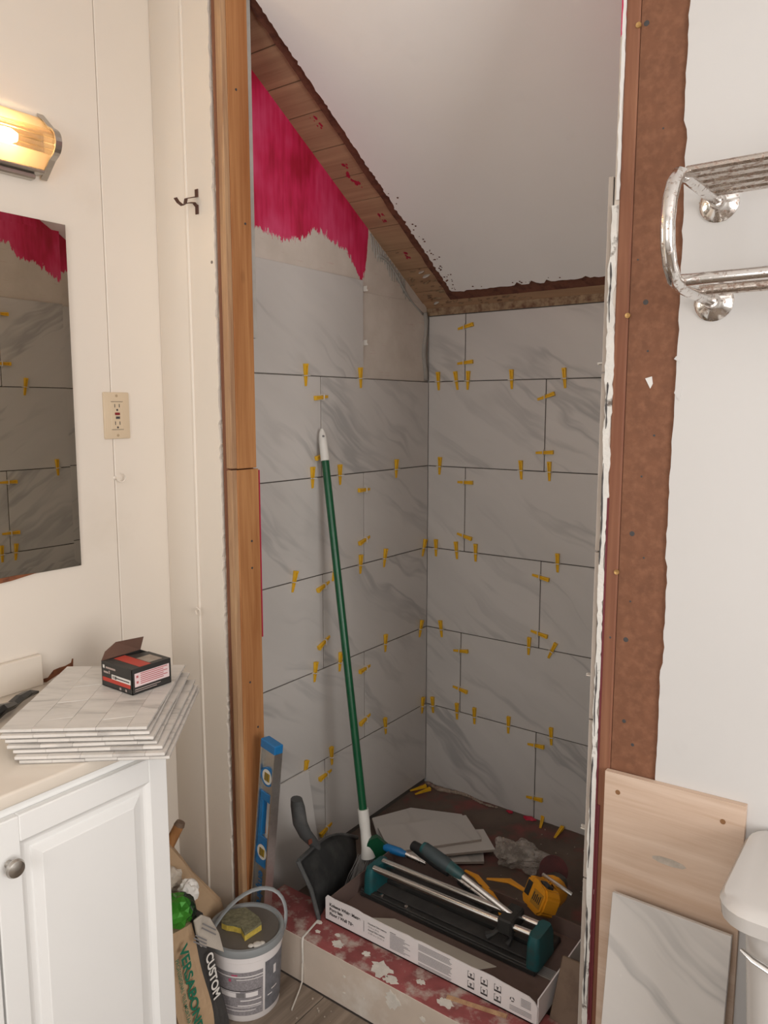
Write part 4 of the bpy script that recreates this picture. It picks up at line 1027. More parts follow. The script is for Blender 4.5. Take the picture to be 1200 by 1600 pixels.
hp = [hb0+Vector((.0, .012, -.02)), hb0, Vector((.226, -.945, .305)), Vector((.222, -.962, .345)), Vector((.220, -.968, .395)), Vector((.220, -.972, .417))]
bm_tube(bm, hp, [.016, .018, .021, .023, .022, .018], 12, flat=.75); from_bm('handle', bm, M_PAN, dp, smooth=True)
tube('hang_loop', [(.229, -.968, .408), (.233, -.968, .408)], .005, M_CHROME, dp, n=10)
box('red_mark', (.2445, -.955, .286), (.2475, -.935, .300), plain('dull_red', (.16, .05, .03), .6), dp)

# narrow cut tile leaning on the left wall behind the dust pan
lt2 = obox('leaning_tile', Vector((.036, -.82, .165)), (.25, .335, .0085), basis(Vector((0, 1, 0)), Vector((-.05, -.0, .30))), M_MARBLE, None, .0008)
tag(lt2, 'plain white cut tile leaning on the left shower wall behind the dust pan', 'tile')

# spirit level
lvl = empty('spirit_level', (.18, -1.065, .126), 'blue and aluminium spirit level standing on the curb against the stud', 'spirit level')
bl = Vector((.1530, -1.060, .1268)); tl_ = Vector((.1965, -1.047, .604))
ax = (tl_-bl).normalized(); LEN = .478
wv = Vector((.985, -.17, 0)); wv = (wv-ax*wv.dot(ax)).normalized(); nv_ = wv.cross(ax).normalized()
if nv_.y > 0: nv_ = -nv_
LW, LT = .060, .025
LRm = Matrix((wv, ax, wv.cross(ax))).transposed()
sgn = 1 if wv.cross(ax).dot(nv_) > 0 else -1
LM = Matrix.Translation(bl) @ LRm.to_4x4()
def lbox(nm, lo_, hi_, mat, par=lvl, bevel=0.):   # local: x width, y length, z thickness (0 = back, towards viewer +)
    bm = bmesh.new(); lo2 = (lo_[0], lo_[1], min(lo_[2]*sgn, hi_[2]*sgn)); hi2 = (hi_[0], hi_[1], max(lo_[2]*sgn, hi_[2]*sgn))
    bm_box(bm, lo2, hi2, bevel); return from_bm(nm, bm, mat, par, M=LM)
lbox('flange', (0, .004, 0), (.005, LEN-.008, LT), M_ALU); lbox('flange', (LW-.005, .004, 0), (LW, LEN-.008, LT), M_ALU)
H0, H1 = LEN-.250, LEN-.150          # hand hole
web = lbox('web', (.005, .004, .006), (LW-.005, H0, .017), M_ALU); lbox('web', (.005, H1, .006), (LW-.005, LEN-.008, .017), M_ALU)
lbox('web', (.005, H0, .006), (.019, H1, .017), M_BLUE); lbox('web', (LW-.011, H0, .006), (LW-.005, H1, .017), M_BLUE)
lbox('blue_insert', (.006, LEN-.335, .0168), (LW-.006, H0, .0205), M_BLUE, lvl, .001); lbox('blue_insert', (.006, H1, .0168), (LW-.006, LEN-.128, .0205), M_BLUE, lvl, .001)
lbox('blue_insert', (.006, H0, .0168), (.020, H1, .0205), M_BLUE, lvl, .001); lbox('blue_insert', (LW-.012, H0, .0168), (LW-.006, H1, .0205), M_BLUE, lvl, .001)
lbox('end_cap', (-.001, LEN-.010, -.001), (LW+.001, LEN+.014, LT+.001), M_BLUE, lvl, .002); lbox('end_cap', (-.001, 0, -.001), (LW+.001, .006, LT+.001), M_BLUE, lvl, .001)
for yc, ring in ((LEN-.293, M_WPLAST), (LEN-.082, M_WPLAST)):
    bm = bmesh.new(); bm_lathe(bm, [(.0205, .010), (.0205, .0215*1), (.0255, .0215), (.0255, .010)], Vector((LW/2, yc, 0)) if sgn > 0 else Vector((LW/2, yc, 0)), (0, 0, sgn), 28, close=False); from_bm('vial_ring', bm, M_BLUE, lvl, smooth=True, M=LM)
    bm = bmesh.new(); bm_lathe(bm, [(.0001, .0212), (.0202, .0212), (.0202, .010)], Vector((LW/2, yc, 0)), (0, 0, sgn), 28); hs = from_bm('vial_housing', bm, M_WPLAST, lvl, smooth=True, M=LM)
    bm = bmesh.new(); bm_box(bm, (LW/2-.010, yc-.011, min(.021*sgn, .0228*sgn)), (LW/2+.012, yc+.011, max(.021*sgn, .0228*sgn)), .001); from_bm('vial', bm, plain('amber_vial', (.30, .20, .02), .15), hs, M=LM)
    for q in (-.004, .004):
        bm = bmesh.new(); bm_box(bm, (LW/2+q-.0006, yc-.011, min(.0228*sgn, .0232*sgn)), (LW/2+q+.0006, yc+.011, max(.0228*sgn, .0232*sgn))); from_bm('vial_line', bm, M_INK, hs, M=LM)
fx = LM @ Vector((LW*.30, LEN-.350, .0172*sgn))
lettering('lettering', 'empire', .036, fx, -ax, wv, M_BLUE, lvl, .0006)

# cut tiles stacked on the shower floor
def poly_tile(pts, z, label, th=.0088, tilt=0.):
    c = Vector((sum(p[0] for p in pts)/len(pts), sum(p[1] for p in pts)/len(pts), z))
    bm = bmesh.new(); bm_prism(bm, [(x-c.x, y-c.y, 0) for x, y in pts], (0, 0, th)); bmesh.ops.bevel(bm, geom=bm.edges[:], offset=.0006, segments=1, affect='EDGES')
    bmesh.ops.recalc_face_normals(bm, faces=bm.faces); bm.normal_update()
    for f in bm.faces: f.material_index = 0 if f.normal.z > .5 else 1
    o = from_bm('cut_tile', bm, [M_MARBLE, M_TILEBODY], None, M=Matrix.Translation(c)); tag(o, label, 'tile', 'cut tiles stacked on the shower floor')
poly_tile([(.20, -.56), (.46, -.36), (.36, -.20), (.08, -.40)], .009, 'lowest cut tile of the stack on the shower floor, front edge in shade')
poly_tile([(.02, -.375), (.09, -.235), (.262, -.165), (.40, -.30), (.30, -.45), (.12, -.47)], .0182, 'cut tile with clipped corner at the back of the floor stack')
poly_tile([(.24, -.54), (.47, -.305), (.38, -.22), (.13, -.44)], .0274, 'second cut tile from the top of the floor stack, its corner jutting right')
poly_tile([(.092, -.437), (.293, -.190), (.412, -.292), (.214, -.532)], .0366, 'topmost cut tile of the stack on the shower floor')

# crumpled clear bag
bm = bmesh.new(); bmesh.ops.create_icosphere(bm, subdivisions=4, radius=1)
for v in bm.verts:
    c = v.co; f = 1+.16*math.sin(7*c.x+3*c.y)+.12*math.sin(11*c.y-5*c.z+2)+.10*math.sin(17*c.x*c.y+9*c.z)
    v.co = Vector((.548+.092*c.x*f, -.275+.062*c.y*f, max(.0075, .028+.030*c.z*f)))
tag(from_bm('clear_bag', bm, M_CLEARBAG, smooth=True), 'crumpled translucent plastic bag on the shower floor behind the tools', 'plastic bag')
# red membrane scraps at the back wall
for nm, x, y, r, lb in (('membrane_scrap', .455, -.020, .017, 'bright red membrane scrap at the foot of the back wall, larger one'), ('membrane_scrap', .375, -.018, .009, 'small red membrane scrap at the foot of the back wall')):
    bm = bmesh.new(); bmesh.ops.create_icosphere(bm, subdivisions=2, radius=r, matrix=Matrix.Translation((x, y, .008)) @ Matrix.Diagonal((1.5, .6, .5, 1)))
    for v in bm.verts: v.co += Vector((random.gauss(0, r*.12),)*1+(random.gauss(0, r*.1), random.gauss(0, r*.1)))
    for v in bm.verts: v.co.z = max(v.co.z, .004)
    tag(from_bm(nm, bm, plain('bright_red_scrap', (.50, .015, .05), .5)), lb, 'scrap')

# ------------------------------------------------------------------ tile carton on the curb
BX0, BX1, BY0, BY1, BZ0, BZ1 = .336, .938, -.992, -.682, .1275, .193
low = empty('lower_carton', (.64, -.8, .0), 'flat brown tile carton under the white printed carton', 'carton')
box('body', (.345, -.938, .004), (.93, -.69, .1265), M_CARTON_IN, low, .002)
cn = empty('tile_carton', (.64, -.84, BZ0), 'open white tile carton with black print resting on the curb', 'carton')
w_ = .003
box('bottom', (BX0, BY0, BZ0), (BX1, BY1, BZ0+w_), M_CARTON_IN, cn)
# front wall with rounded right end and worn top edge
fp = [(BX0, BZ0), (BX1-.002, BZ0), (BX1-.001, BZ1-.022), (BX1-.008, BZ1-.012), (BX1-.022, BZ1-.005), (BX1-.09, BZ1-.001)]
k = 26
for i in range(1, k): fp.append((BX1-.09-(BX1-.09-BX0-.008)*i/k, BZ1+random.gauss(0, .0008)+(.003 if i > 20 else 0)))
fp += [(BX0+.006, BZ1+.004), (BX0, BZ1-.004)]
bm = bmesh.new(); bm_prism(bm, [(x, BY0, z) for x, z in fp], (0, w_, 0)); fw = from_bm('front_wall', bm, M_CARTON, cn)
box('front_lining', (BX0+.002, BY0+w_+.0002, BZ0+w_), (BX1-.03, BY0+w_+.0012, BZ1-.008), M_CARTON_IN, cn)
box('side_wall', (BX1-w_, BY0+w_+.0005, BZ0+w_), (BX1, BY1, BZ1-.004), M_CARTON, cn); box('side_wall', (BX0, BY0+w_+.0005, BZ0+w_), (BX0+w_, BY1, BZ1-.012), M_CARTON_IN, cn)
box('back_wall', (BX0+w_, BY1-w_, BZ0+w_), (BX1-w_, BY1, BZ1-.02), M_CARTON_IN, cn)
prism('grey_flap', [(BX0+.15, BY0+.004, BZ1-.002), (BX0+.45, BY0+.004, BZ1-.004), (BX0+.475, BY0+.050, BZ1-.014), (BX0+.19, BY0+.046, BZ1-.012)], (0, 0, .0015), plain('grey_card', (.36, .32, .27), .85), cn)
bo = (BX0, BY0, BZ0); bu, bv_ = (1, 0, 0), (0, 0, 1)
for i, tx in enumerate(('Kolasus White Matte', 'Porcelain', 'Floor / Wall Tile')):
    lettering('lettering', tx, .0118, (BX0+.014, BY0, BZ0+.0445-.0128*i), bu, bv_, M_INK, cn, .00045)
print_lines('rule', [(.1265, .1275, .020, .050)], bo, bu, bv_, M_INK, cn)
for i, tx in enumerate(('Nominal Dimensions', '12 in x 24 in', 'Actual Dimensions', '11.81 in x 23.62 in')):
    lettering('lettering', tx, .0068, (BX0+.140, BY0, BZ0+.046-.0085*i), bu, bv_, M_INKGREY, cn, .0002 if i % 2 == 0 else 0)
rows = [(.208, .208+.018, .0525, .0545)]+[(.208, .208+random.uniform(.038, .062), .049-.0034*i, .0503-.0034*i) for i in range(12)]
print_lines('small_print', rows, bo, bu, bv_, M_INKGREY, cn)
rows = [(.292, .292+random.uniform(.085, .098), .058-.0034*i-(.004 if i > 4 else 0)-(.004 if i > 11 else 0), .0594-.0034*i-(.004 if i > 4 else 0)-(.004 if i > 11 else 0)) for i in range(14)]
print_lines('small_print', rows, bo, bu, bv_, M_INKGREY, cn)
ic = []
for r_ in range(2):
    for c_ in range(3):
        x, z, q = .428+.034*c_, .036-.024*r_, .0175
        ic += [(x, x+.001, z, z+q), (x+q-.001, x+q, z, z+q), (x, x+.004, z+q-.001, z+q), (x+q-.004, x+q, z+q-.001, z+q), (x, x+q, z, z+.0045), (x+.007, x+.010, z+.006, z+.013), (x+.005, x+.012, z+.011, z+.0125)]
print_lines('handling_icons', ic, bo, bu, bv_, M_INK, cn)
bm = bmesh.new()
for k in range(3):
    a = 2.1*k; bm_prism(bm, [(BX0+.541+.006*math.cos(a+t)*s_, BY0-.0004, BZ0+.036+.006*math.sin(a+t)*s_) for t, s_ in ((0, 1), (.8, 1), (1.5, 1), (1.5, .6), (.8, .6), (0, .6))], (0, -.0003, 0))
from_bm('recycling_mark', bm, M_INK, cn)
rows = [(.562, .586, .048-.0034*i, .0493-.0034*i) for i in range(6)]+[(.535, .588, .021-.0034*i, .0222-.0034*i) for i in range(4)]
print_lines('small_print', rows, bo, bu, bv_, M_INKGREY, cn)
print_lines('white_sticker', [(0, .075, 0, .035)], (BX1-.105, BY0+.14, BZ0+w_), (1, 0, 0), (0, 1, 0), plain('sticker_grey', (.34, .31, .28), .7), cn)
rows = [(.004, .07, .004+.005*i, .0065+.005*i) for i in range(6)]
print_lines('sticker_print', rows, (BX1-.105, BY0+.14, BZ0+w_), (1, 0, 0), (0, 1, 0), M_INKGREY, cn, .0013)

# shim under the carton, plastic strip over the curb, scrap board
tag(obox('wood_shim', Vector((.803, -1.020, .1282)), (.14, .010, .0035), basis(Vector((.132, .028, 0)), Vector((-.028, .132, 0))), M_STUD2), 'thin brown wood strip on the curb under the printed carton', 'wood strip')
ps = empty('plastic_strip', (.35, -1.10, 0), 'thin pale strip bent over the curb onto the floor', 'strip')
tube('upper_length', [(.322, -1.000, .1285), (.330, -1.045, .1285), (.335, -1.079, .1275), (.336, -1.083, .118), (.3365, -1.083, .06)], .003, M_PLASTER, ps, n=6, flat=.35)
tube('lower_length', [(.3365, -1.083, .06), (.337, -1.086, .01), (.345, -1.105, .003), (.374, -1.165, .003)], .0035, M_PLASTER, ps, n=6, flat=.35)
sc = obox('scrap_board', Vector((.997, -.915, .178)), (.100, .130, .012), basis(Vector((1, 0, 0)), Vector((0, .062, .105))), M_BROWNBOARD, None, .002)
tag(sc, 'brown scrap board wedged between the carton and right wall end', 'board')

# ------------------------------------------------------------------ tile cutter in the carton
tc = empty('tile_cutter', (.6, -.8, .131), 'black manual tile cutter with chrome rails and teal end blocks', 'tile cutter')
Z0 = BZ0+w_+.0006
box('base', (.350, -.866, Z0), (.872, -.715, Z0+.016), M_BLACK, tc, .003); box('base_lip', (.352, -.8655, Z0+.016), (.870, -.850, Z0+.022), M_BLACK, tc, .002)
box('rubber_pad', (.372, -.842, Z0+.016), (.84, -.800, Z0+.020), plain('dusty_rubber_pad', (.035, .032, .030), .8, 0, .3, 20), tc, .001); box('rubber_pad', (.372, -.784, Z0+.016), (.84, -.735, Z0+.020), plain('dusty_rubber_pad', (.035, .032, .030), .8), tc, .001)
box('breaking_rib', (.372, -.795, Z0+.016), (.85, -.789, Z0+.026), M_BLACK, tc)
for x0, x1, zt in ((.362, .392, .216), (.846, .880, .226)):
    eb = loft('end_block', [rounded_rect(x0, x1, -.868, -.770, .010, Z0+.0165), rounded_rect(x0+.001, x1-.001, -.866, -.774, .010, zt-.02), rounded_rect(x0+.003, x1-.003, -.860, -.785, .010, zt)], M_TEAL, tc)
RZ_ = .214
for y in (-.846, -.804): tube('rail', [(.385, y, RZ_), (.850, y, RZ_+.008)], .0085, M_CHROME_CLEAN, tc, n=16)
ch = box('carriage', (.768, -.862, .200), (.806, -.788, .240), M_BLACK, tc, .004)
tube('carriage_collar', [(.790, -.846, .2205), (.798, -.846, .2205)], .0115, M_BLACK, ch, n=16)
lathe('scoring_wheel', [(.002, -.0015), (.013, -.001), (.013, .001), (.002, .0015)], (.772, -.825, .185), M_CHROME, ch, (0, 1, 0), 18)
tube('breaker_foot', [(.77, -.83, .20), (.75, -.84, .178), (.735, -.845, .168)], [.008, .007, .012], M_BLACK, ch, n=8); tube('breaker_foot', [(.79, -.825, .20), (.79, -.83, .175), (.785, -.84, .164)], [.008, .007, .012], M_BLACK, ch, n=8)
hd = tube('handle_rod', [(.788, -.825, .234), (.637, -.825, .286)], .0072, M_CHROME_CLEAN, tc, n=14)
tube('grip_collar', [(.650, -.825, .2815), (.640, -.825, .285), (.610, -.825, .294)], [.010, .0135, .0155], M_TEAL, hd, n=14)
tube('grip', [(.612, -.825, .2935), (.60, -.825, .297), (.56, -.825, .309), (.534, -.825, .317)], [.0150, .0175, .0175, .0155], M_RUBBER, hd, n=14)
tube('grip_end', [(.536, -.825, .3165), (.528, -.825, .319)], [.016, .0135], M_TEAL, hd, n=14)
for x in (.42, .5): lathe('base_bolt', [(.005, 0), (.005, .004), (.001, .005)], (x, -.858, Z0+.022), M_CHROME, tc, n=10)

# other tools behind the cutter
bt = empty('black_handled_tool', (.5, -.72, .2), 'black-handled bar tool lying behind the cutter rails', 'tool')
tube('handle', [(.425, -.715, .232), (.46, -.722, .230), (.52, -.735, .222), (.56, -.742, .214)], [.014, .017, .016, .011], M_BLACKP, bt, n=12)
tube('shaft', [(.555, -.741, .215), (.66, -.748, .192), (.71, -.752, .176)], .0055, M_CHROME, bt, n=10)
bu_ = empty('blue_handled_tool', (.36, -.66, .15), 'blue-handled hand tool behind the cutter left end', 'tool')
tube('handle', [(.315, -.705, .182), (.325, -.702, .183), (.365, -.695, .180), (.385, -.69, .177)], [.008, .012, .012, .008], M_BLUE, bu_, n=12)
tube('shank', [(.383, -.69, .1775), (.43, -.682, .170), (.49, -.67, .160)], [.009, .008, .004], M_CHROME, bu_, n=10)
ot_ = empty('orange_frame_tool', (.65, -.63, .13), 'worn orange metal frame tool lying beside the drill body', 'tool')
tube('frame_bar', [(.560, -.655, .176), (.60, -.662, .176), (.66, -.690, .166), (.70, -.715, .158), (.715, -.735, .150)], [.004, .009, .009, .008, .006], M_YEL_TOOL, ot_, n=8, flat=.6)
tube('frame_bar', [(.62, -.640, .166), (.68, -.620, .172), (.74, -.640, .176)], [.004, .010, .006], M_YEL_TOOL, ot_, n=8, flat=.6)
tube('jaw', [(.56, -.685, .160), (.62, -.700, .156), (.69, -.745, .150)], [.010, .014, .008], M_BLACKP, ot_, n=8)

gr = empty('angle_grinder', (.79, -.64, .16), 'yellow cordless angle grinder with dark red disc lying behind the cutter', 'grinder')
c = Vector((.782, -.683, .205)); gu = Vector((.80, -.50, .05)).normalized(); gvv = Vector((.10, .45, .88)); RG = basis(gu, gvv)
GM = Matrix.Translation(c) @ RG.to_4x4()
def gbox(nm, lo_, hi_, mat, par=gr, bevel=.0): bm = bmesh.new(); bm_box(bm, lo_, hi_, bevel, 2 if bevel else 1); return from_bm(nm, bm, mat, par, smooth=bool(bevel), M=GM)
bm = bmesh.new(); bm_prism(bm, [(-.048, -.022, -.05), (-.034, -.036, -.05), (.030, -.038, -.05), (.046, -.024, -.05), (.046, .018, -.05), (.030, .034, -.05), (-.010, .034, -.05), (-.022, .042, -.05), (-.048, .030, -.05)], (0, 0, .05))
bmesh.ops.bevel(bm, geom=bm.edges[:], offset=.005, segments=2, affect='EDGES'); gb = from_bm('battery_housing', bm, M_YEL_TOOL, gr, smooth=True, M=GM)
gbox('black_recess', (-.040, -.012, -.001), (-.020, .024, .0012), M_BLACKP, gb); gbox('latch', (-.008, .030, -.03), (.026, .040, -.008), M_BLACKP, gb, .003)
gbox('terminal_block', (-.006, -.020, -.001), (.034, .016, .0016), plain('dark_yellow_recess', (.42, .20, .02), .5), gb)
for i in range(5): gbox('terminal_slot', (-.002+.007*i, -.010, .0016), (.001+.007*i, .010-.004*(i % 2), .0024), M_BLACKP, gb)
back = GM @ Vector((0, .0, -.05)); head = Vector((.790, -.585, .175))
tube('motor_body', [GM @ Vector((0, 0, -.045)), back.lerp(head, .4), back.lerp(head, .8), head], [.030, .036, .042, .034], M_YEL_TOOL, gr, n=16)
tube('gear_head', [head+Vector((-.01, -.01, .0)), head+Vector((0.0, .03, -.004)), head+Vector((.0, .055, -.01))], [.034, .032, .02], plain('grey_gear_case', (.12, .115, .105), .45, .5), gr, n=16)
dax = Vector((.45, -.55, .55)).normalized()
lathe('disc', [(.004, -.0012), (.040, -.0012), (.040, .0012), (.004, .0012)], head+Vector((-.020, .050, .018)), M_DISC, gr, dax, 32)
tube('side_bar', [head+Vector((-.02, -.02, .043)), head+Vector((.03, -.035, .040)), head+Vector((.066, -.03, .025))], .005, M_ALU, gr, n=8)
hs = empty('red_hose', (.85, -.6, .02), 'dull red strap trailing toward the right wall', 'strap')
tube('strap', [(.82, -.60, .10), (.86, -.62, .07), (.91, -.66, .05), (.97, -.70, .030), (1.03, -.74, .02)], .012, M_RED, hs, n=8, flat=.4)

# ------------------------------------------------------------------ pail, sponge, bags
pc = Vector((.258, -1.200, 0)); ph, rt, rb_ = .190, .089, .078
pl = empty('pail', pc, 'small white plastic pail with dark grey lid and printed grey label', 'pail')
lathe('body', [(.001, .002), (rb_-.004, .0), (rb_, .005), (rb_+(rt-rb_)*.5, ph*.5), (rt-.002, ph-.03), (rt, ph-.028), (rt+.001, ph-.010), (rt-.002, ph-.006), (.001, ph-.006)], pc, M_PAIL, pl, n=56)
lathe('lid', [(.001, ph-.006), (rt-.003, ph-.0058), (rt+.0045, ph-.012), (rt+.0055, ph-.002), (rt+.003, ph+.006), (rt-.004, ph+.006), (rt-.008, ph-.0008), (.001, ph-.0008)], pc, M_RIM, pl, n=56)
lathe('lid_disc', [(.001, ph-.0006), (rt-.0085, ph-.0006), (rt-.0085, ph+.0012), (.001, ph+.0012)], pc, M_LID, pl, n=56)
def rad(z): return rb_+(rt-.002-rb_)*z/(ph-.03)
def cyl_patch(nm, a0, a1, z0, z1, mat, par, lift=.0006, n_=24):
    bm = bmesh.new(); A0, A1 = math.radians(a0), math.radians(a1)
    r0 = [[bm.verts.new((pc.x+(rad(z)+lift)*math.cos(A0+(A1-A0)*k/n_), pc.y+(rad(z)+lift)*math.sin(A0+(A1-A0)*k/n_), z)) for k in range(n_+1)] for z in (z0, (z0+z1)/2, z1)]
    for A, B in zip(r0, r0[1:]):
        for k in range(n_): bm.faces.new((A[k], A[k+1], B[k+1], B[k]))
    return from_bm(nm, bm, mat, par, smooth='full')
lb1 = cyl_patch('label', -150, -17, .020, .137, M_LABEL, pl); lb2 = cyl_patch('label', -13, 40, .020, .150, M_LABEL2, pl)
for z0, z1, a0, a1 in ((.124, .127, -150, -17), (.117, .119, -60, -17), (.0835, .0855, -150, -55), (.070, .0825, -150, -62), (.070, .0825, -46, -26), (.060, .063, -55, -20), (.046, .049, -60, -20), (.042, .0435, -150, -20), (.033, .035, -150, -30), (.022, .028, -150, -80)):
    cyl_patch('white_print', a0, a1, z0, z1, M_PAIL, lb1, .0012, 18)
cyl_patch('dark_rule', -150, -20, .0865, .0885, M_INK, lb1, .0012); cyl_patch('dark_print', -60, -48, .070, .082, M_INKGREY, lb1, .0013, 6)
cyl_patch('white_print', 4, 10, .105, .128, M_PAIL, lb2, .0012, 6); cyl_patch('white_print', -8, 2, .055, .058, M_PAIL, lb2, .0012, 6); cyl_patch('white_print', 0, 14, .066, .069, M_PAIL, lb2, .0012, 6)
cyl_patch('red_smear', -68, -58, .128, .132, plain('crimson_smear', (.50, .08, .16), .6), lb1, .0015, 6); cyl_patch('red_smear', -73, -69, .112, .120, plain('crimson_smear', (.50, .08, .16), .6), lb1, .0015, 6)
a_, b_ = math.radians(-128), math.radians(52)
A = pc+Vector(((rt+.004)*math.cos(a_), (rt+.004)*math.sin(a_), ph-.022)); B = pc+Vector(((rt+.004)*math.cos(b_), (rt+.004)*math.sin(b_), ph-.022)); top_ = Vector((.250, -1.143, .262))
mid = (A+B)/2; pts = []
for k in range(17):
    t = math.pi*k/16; pts.append(mid+(A-mid)*math.cos(t)+(top_-mid)*math.sin(t))
tube('bail_handle', pts, .0055, M_RIM, pl, n=8, flat=.4)
bm = bmesh.new()
for dx, dy, r in ((.068, -.028, .012), (.073, -.018, .008), (.058, -.040, .007), (.076, -.035, .006)): bmesh.ops.create_icosphere(bm, subdivisions=2, radius=r, matrix=Matrix.Translation(pc+Vector((dx, dy, ph+.003))) @ Matrix.Diagonal((1, 1, .35, 1)))
from_bm('dried_mortar', bm, M_PLASTER, pl, smooth='full')
sg = empty('sponge', pc+Vector((0, 0, ph)), 'torn yellow sponge with grey-green scrub side on the pail lid', 'sponge')
sz = ph+.0018
sp_ = [(.194, -1.240), (.196, -1.204), (.222, -1.170), (.288, -1.178), (.313, -1.192), (.309, -1.256), (.276, -1.240), (.252, -1.246), (.232, -1.256), (.212, -1.258)]
sp_ = [((x-.25)*.82+.244, (y+1.215)*.82-1.203) for x, y in sp_]
bm = bmesh.new(); bm_prism(bm, [(x, y, sz) for x, y in sp_], (0, 0, .014)); from_bm('foam', bm, M_SPONGE, sg)
bm = bmesh.new(); bm_prism(bm, [(x, y, sz+.0142) for x, y in sp_], (0, 0, .006)); bmesh.ops.subdivide_edges(bm, edges=bm.edges[:], cuts=2); from_bm('scrub_pad', bm, M_SCRUB, sg)

# mortar bag
mb = empty('mortar_bag', (.2, -1.36, 0), 'kraft and black paper mortar bag with green lettering beside the vanity', 'bag')
def shear(y0, z): return y0+.16*(.29-z)
bm = bmesh.new()
NX, NY, NZ = 6, 10, 12
def bagp(i, j, k):
    z = .315*k/NZ; yl = -1.463+.126*j/NY; x = .155+.130*i/NX
    y = shear(yl, max(z, .02)) - .0*z
    pin = 1-.10*(k/NZ)**3
    dx = .006*math.sin(9*y+14*z)+.004*math.sin(31*z+7*j)
    return Vector((.22+(x-.22)*pin+dx*(i/NX), y, z))
vc = {}
def vv(i, j, k):
    if (i, j, k) not in vc: vc[(i, j, k)] = bm.verts.new(bagp(i, j, k))
    return vc[(i, j, k)]
def quad(a, b_, c, d, mi):
    f = bm.faces.new((a, b_, c, d)); f.material_index = mi
for j in range(NY):
    for k in range(NZ):
        mi = 1 if j >= 7 else 0
        quad(vv(NX, j, k), vv(NX, j+1, k), vv(NX, j+1, k+1), vv(NX, j, k+1), mi); quad(vv(0, j, k), vv(0, j+1, k), vv(0, j+1, k+1), vv(0, j, k+1), 0)
for i in range(NX):
    for k in range(NZ):
        quad(vv(i, 0, k), vv(i+1, 0, k), vv(i+1, 0, k+1), vv(i, 0, k+1), 0); quad(vv(i, NY, k), vv(i+1, NY, k), vv(i+1, NY, k+1), vv(i, NY, k+1), 2)
    for j in range(NY):
        quad(vv(i, j, 0), vv(i+1, j, 0), vv(i+1, j+1, 0), vv(i, j+1, 0), 0); quad(vv(i, j, NZ), vv(i+1, j, NZ), vv(i+1, j+1, NZ), vv(i, j+1, NZ), 1 if j > 6 else 0)
from_bm('body', bm, [M_KRAFT, M_BAGBLACK, M_BAGGREY], mb)
tu = Vector((0, .158, -.987)); tv = Vector((0, .987, .158))
lettering('lettering', 'VERSABOND', .030, (.2975, -1.4310, .292), tu, tv, M_INKGREEN, mb, .0009, squash=1.38)
lettering('lettering', 'PROFESSIONAL TILE MORTAR', .0125, (.2975, -1.4440, .272), tu, tv, M_INKGREEN, mb, .0001, squash=1.05)
lettering('lettering', 'CUSTOM', .028, (.2975, -1.3600, .232), tu, tv, M_INKWHITE, mb, .0008, squash=1.1)
# rolled printed flap
bm = bmesh.new()
fl_ = [(-1.392, .338), (-1.372, .342), (-1.345, .318), (-1.322, .268), (-1.312, .215), (-1.330, .232), (-1.362, .262), (-1.378, .268), (-1.384, .300)]
bm_prism(bm, [(.297+.003*math.sin(i*2), y, z) for i, (y, z) in enumerate(fl_)], (.006, 0, 0)); bmesh.ops.bevel(bm, geom=bm.edges[:], offset=.0015, segments=1, affect='EDGES')
fp_ = from_bm('folded_flap', bm, M_BAGGREY, mb)
fu2 = Vector((0, .7, -.71)); fv2 = Vector((0, .71, .7))
print_lines('small_print', [(.0, .052, .0, .003), (.004, .060, -.008, -.005), (-.004, .040, -.026, -.023), (-.004, .045, -.032, -.029), (.0, .050, -.038, -.035)], (.3065, -1.374, .322), fu2, fv2, M_INKGREY, fp_)
fd = empty('foil_wrapper', (.25, -1.40, .33), 'shiny green foil wrapper on top of the mortar bag', 'wrapper')
def crumple(nm, c, r, mat, par, seed, sub=3, amp=.42):
    rnd = random.Random(seed); bm = bmesh.new(); bmesh.ops.create_icosphere(bm, subdivisions=sub, radius=1)
    w1 = [Vector((rnd.uniform(-1, 1), rnd.uniform(-1, 1), rnd.uniform(-1, 1)))*rnd.uniform(3, 9) for _ in range(6)]; ph_ = [rnd.uniform(0, 6) for _ in range(6)]
    for v in bm.verts:
        f = 1+sum(amp/2.2*abs(math.sin(v.co.dot(a)+p)) for a, p in zip(w1, ph_))-amp*.9
        v.co = Vector((c[0]+r[0]*v.co.x*f, c[1]+r[1]*v.co.y*f, c[2]+r[2]*v.co.z*f))
    return from_bm(nm, bm, mat, par)
crumple('foil', (.252, -1.407, .349), (.030, .032, .026), M_FOIL, fd, 3); crumple('dark_end', (.255, -1.378, .346), (.024, .014, .022), M_FOILDARK, fd, 5)
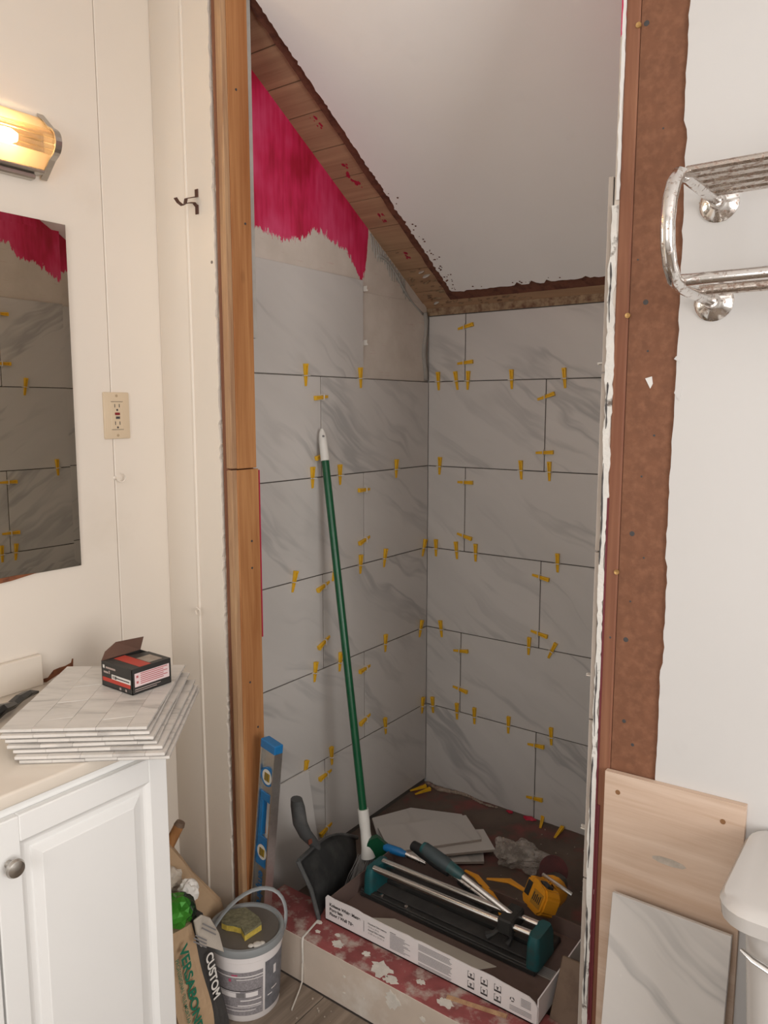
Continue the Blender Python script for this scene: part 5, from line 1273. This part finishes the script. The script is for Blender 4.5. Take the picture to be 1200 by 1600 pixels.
# kraft trash bag behind, with tissue and a wooden handle
kb = empty('paper_bag', (.05, -1.32, 0), 'open brown paper bag of rubbish squeezed behind the mortar bag', 'paper bag')
bm = bmesh.new(); rings = []
for k, (z, x0, x1, y0, y1) in enumerate(((.001, -.09, .13, -1.455, -1.125), (.10, -.092, .135, -1.457, -1.135), (.20, -.09, .138, -1.458, -1.165), (.30, -.085, .135, -1.458, -1.235), (.36, -.08, .13, -1.458, -1.27), (.42, -.07, .125, -1.458, -1.31))):
    rr = rounded_rect(x0, x1, y0, y1, .02, z, 3); n_ = len(rr)
    rings.append([bm.verts.new(p+Vector((random.gauss(0, .0025), random.gauss(0, .002), random.gauss(0, .006) if k == 5 else 0))) for p in rr])
for A, B in zip(rings, rings[1:]):
    for k in range(n_): bm.faces.new((A[k], A[(k+1) % n_], B[(k+1) % n_], B[k]))
bm.faces.new(rings[0][::-1]); from_bm('bag', bm, M_KRAFT, kb)
ts = crumple('tissue', (.150, -1.352, .350), (.024, .030, .024), M_TISSUE, None, 11); tag(ts, 'crumpled pale tissue above the green foil wrapper', 'tissue')
ts = crumple('paper_scrap', (.225, -1.343, .352), (.017, .018, .020), M_INKWHITE, None, 17); tag(ts, 'crumpled white paper scrap right of the green foil wrapper', 'paper')
tg = empty('wooden_handle', (.10, -1.34, .3), 'short brown wooden handle sticking out of the paper bag', 'handle')
tube('shaft', [(.065, -1.35, .25), (.105, -1.300, .405), (.120, -1.280, .452)], [.012, .013, .0125], M_STICK, tg, n=14)
tube('dark_butt', [(.119, -1.281, .449), (.1215, -1.277, .458)], [.0135, .011], M_BROWNBOARD, tg, n=14)
# crumbs of mortar on the floor by the curb
bm = bmesh.new()
for _ in range(70):
    x, y = random.uniform(.37, .95), random.uniform(-1.35, -1.09); r = random.uniform(.0008, .003)
    bmesh.ops.create_icosphere(bm, subdivisions=1, radius=r, matrix=Matrix.Translation((x, y, r*.5)))
for _ in range(60):
    x, y = random.uniform(.46, .95), random.uniform(-.5, -.03); r = random.uniform(.001, .0035)
    bmesh.ops.create_icosphere(bm, subdivisions=1, radius=r, matrix=Matrix.Translation((x, y, .004+r*.5)))
tag(from_bm('mortar_crumbs', bm, plain('dusty_crumbs', (.36, .30, .24), .95)), 'pale mortar crumbs scattered on the floors around the curb', 'debris', None, 'stuff')
